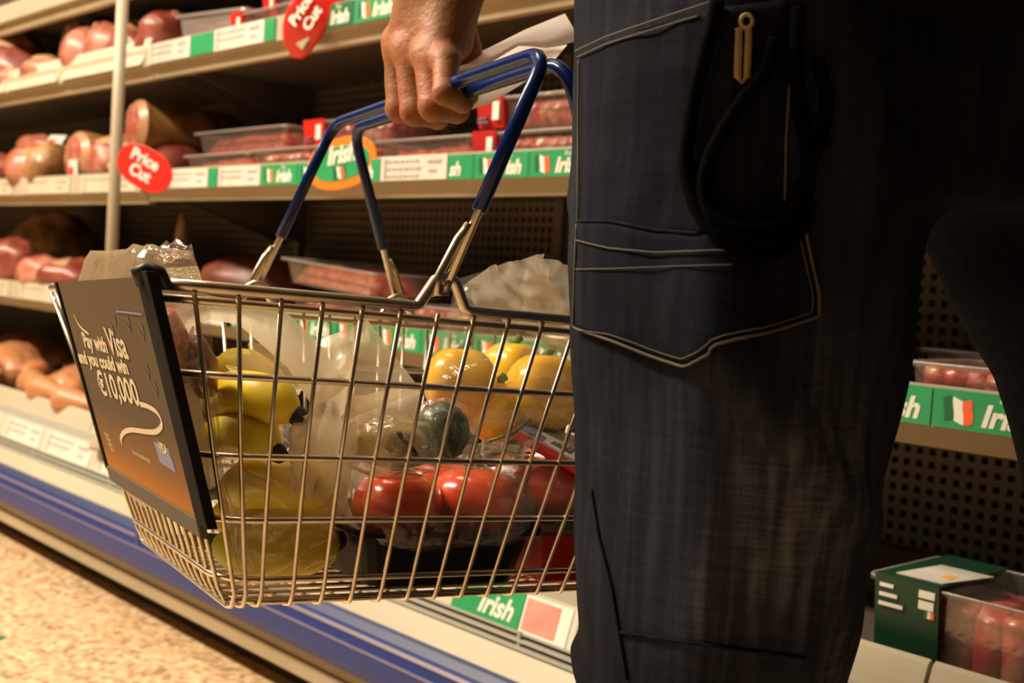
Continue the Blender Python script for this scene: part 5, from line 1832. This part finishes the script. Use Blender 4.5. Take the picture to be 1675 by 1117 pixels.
patch('hip_panel', [(957, 92), (1000, 66), (1100, 36), (1168, 16), (1290, 0)], [(955, 372), (1010, 374), (1080, 386), (1190, 388), (1262, 384), (1292, 350)], 26, 26, 0.0018, M_['denim_pocket'], 0.0012)
patch('back_pocket', [(957, 366), (1010, 368), (1080, 384), (1190, 388), (1250, 380), (1312, 352)], [(951, 536), (1010, 556), (1070, 580), (1131, 597), (1166, 578), (1170, 566), (1250, 546), (1338, 517)], 30, 18, 0.0042, M_['denim_pocket'], 0.0012)
sm = jeans.children[-1]


def stitch(pts, r, off, material, name='stitching', n=40):
    V = [on_jeans(*interp_poly(pts, k / n), off) for k in range(n + 1)]
    return MB().tube(V, r, 5).build(name, material, jeans, smooth=True, M=SUB)


stitch([(957, 368), (951, 536), (1010, 556), (1070, 580), (1131, 597), (1166, 578), (1170, 566), (1250, 546), (1338, 517), (1338, 480), (1312, 360)], 0.0009, 0.0045, M_['thread'], 'pocket_piping', 90)
stitch([(966, 540), (1010, 546), (1072, 568), (1130, 584), (1160, 568), (1170, 556), (1250, 536), (1326, 510), (1327, 480), (1305, 385)], 0.00035, 0.0056, M_['thread'], n=70)
stitch([(958, 362), (1010, 364), (1080, 378), (1150, 384)], 0.0011, 0.0040, M_['denim_pocket'], 'flap_fold')
stitch([(958, 394), (1010, 408), (1080, 416), (1190, 412)], 0.0005, 0.0054, M_['thread'])
stitch([(958, 440), (1080, 440), (1200, 436)], 0.00035, 0.0054, M_['thread'])
stitch([(952, 84), (1000, 62), (1100, 28), (1170, 5)], 0.0006, 0.0030, M_['thread'])
stitch([(955, 94), (1000, 74), (1090, 46), (1150, 28)], 0.0006, 0.0030, M_['thread'])
stitch([(1292, 140), (1286, 230), (1284, 330)], 0.0008, 0.0030, M_['thread'])
stitch([(957, 100), (956, 240), (955, 366)], 0.0007, 0.0030, M_['thread'])
stitch([(972, 800), (985, 880), (1005, 960), (1018, 1040), (1030, 1112)], 0.0011, 0.0010, M_['denim_pocket'], 'outer_seam')
stitch([(1020, 1034), (1100, 1046), (1200, 1060), (1320, 1076)], 0.0011, 0.0008, M_['denim_pocket'], 'knee_seam')
mb = MB()
for k in range(26):
    v = k / 25
    px, py = 1218 - 2 * v, 50 + 86 * v
    w = 12 * (1 if v < .88 else (1 - v) / .12 * .9 + .1)
    for s_ in (-1, 1):
        mb.tube([on_jeans(px + s_ * 2.2, py, 0.0034), on_jeans(px + s_ * w * .6, py, 0.0040), on_jeans(px + s_ * w, py + 1, 0.0030)], 0.00075, 4)
mb.build('buttonhole_stitches', M_['thread_pale'], jeans, M=SUB)['kind'] = 'stuff'
MB().tube([on_jeans(1222 + 9 * math.cos(a * .5236), 38 + 11 * math.sin(a * .5236), 0.0036) for a in range(12)], 0.0013, 6, closed=True).build('buttonhole_eye', M_['thread_pale'], jeans, smooth=True, M=SUB)

# black top
h2 = 0.008
lo2, hi2 = (-0.12, 0.58, 0.86), (0.60, 1.10, 1.50)
G2 = sdf_grid(lo2, hi2, h2)
a2, b2, z2 = G2
Ls = np.interp(z2, [0.884, 0.895, 0.91, 0.93, 1.0, 1.2, 1.42], [0.046, 0.038, 0.031, 0.026, 0.018, 0.02, 0.04])
Rs = np.interp(z2, [0.88, 1.0, 1.2, 1.42], [0.45, 0.465, 0.47, 0.44])
sh = se(a2, (Ls + Rs) / 2, (Rs - Ls) / 2, b2, 0.832 + 0 * b2, np.interp(z2, [0.88, 1.0, 1.42], [0.158, 0.165, 0.13]), 2.4)
sh = np.maximum(np.maximum(sh, 0.885 - z2), z2 - 1.44)
sho, elb = (0.06, 0.85, 1.37), abz(Vector(elbow))
sh = smin(sh, capsule(G2, sho, tuple(np.array(sho) * .25 + np.array(elb) * .75), 0.068, 0.058), 0.03)
nets_object('black_top', sh, lo2, h2, M_['shirt'], person, OFF @ ABZ, disp=lambda p, n: 0.004 * nz3(p, 12, 3) if p.z > 0.9 else 0)
# upper arm inside the sleeve is the body's own; cuff ring shows where it ends
# shoes
for cx_, cy_, ang in ((0.15, 0.86, 0.0), (0.475, 0.80, 0.45)):
    h4 = 0.007
    G4 = sdf_grid((-0.07, -0.14, -0.005), (0.07, 0.20, 0.13), h4)
    s_ = smin(ellipsoid(G4, (0, 0.08, 0.035), (0.048, 0.10, 0.042)), ellipsoid(G4, (0, -0.05, 0.05), (0.042, 0.075, 0.065)), 0.04)
    s_ = np.maximum(s_, 0.004 - G4[2])
    so_ = nets_object('shoe', s_, (-0.07, -0.14, -0.005), h4, M_['shoe'], person)
    so_.matrix_local = OFF @ ABZ @ TR(cx_, cy_, 0.0, ang)

# black cord hanging in loops at the hip
def cord(pts, n=60, off=0.0072, r=0.0042):
    P = spl(pts, 8)
    return [on_jeans(x, y, off) for x, y in P], r


mb = MB()
for pts in ([(1178, 8), (1165, 80), (1148, 150), (1136, 220), (1131, 280), (1143, 330), (1165, 375), (1205, 398), (1255, 396), (1292, 366), (1312, 318), (1314, 250), (1302, 180), (1296, 100), (1300, 20)],
            [(1262, 70), (1246, 120), (1215, 165), (1188, 215), (1168, 262), (1158, 305), (1164, 345), (1190, 372), (1235, 380), (1280, 356), (1306, 312), (1322, 262), (1340, 215), (1344, 160), (1330, 100)],
            [(1158, 330), (1178, 388), (1215, 418), (1262, 412), (1300, 378), (1318, 330)]):
    V, r = cord(pts)
    mb.tube(V, r, 8)
mb.build('hanging_cord', M_['cord'], person, smooth=True, M=OFF)

# ------------------------------------------------------------------ folded receipt held in the fist
rc = thing('receipt', 'folded pinkish white paper receipt held in the fist beside the blue handles', 'paper', Matrix.Translation(atD(760, 130, 1.075)))
RM = Matrix.Translation(-atD(760, 130, 1.075))


def leaf(name, top, bot, dist, bend, seed, mname='paper'):
    rows = []
    for i in range(21):
        u = i / 20
        tx, ty = interp_poly(top, u)
        bx, by = interp_poly(bot, u)
        row = []
        for j in range(9):
            v = j / 8
            row.append(atD(tx + (bx - tx) * v, ty + (by - ty) * v, dist + 0.022 * (1 - v) + bend * math.sin(v * 3.0) + 0.010 * u + 0.0035 * noise.noise(Vector((u * 4, v * 3, seed)))))
        rows.append(row)
    o = MB().grid(rows).build(name, M_[mname], rc, smooth=True, M=RM)
    return o


leaf('upper_leaf', [(738, 108), (800, 78), (860, 48), (924, 22)], [(742, 126), (778, 118), (806, 98), (848, 74), (895, 79), (950, 66)], 1.075, -0.010, 1)
leaf('lower_leaf', [(742, 124), (778, 117), (848, 75), (900, 78), (928, 73)], [(741, 188), (765, 181), (800, 170), (850, 140), (902, 104)], 1.083, 0.012, 2)

# a hand that holds the far side of the receipt is not visible, so nothing more is built
print('triangles', sum(len(o.data.polygons) for o in bpy.data.objects if o.type == 'MESH') * 2)
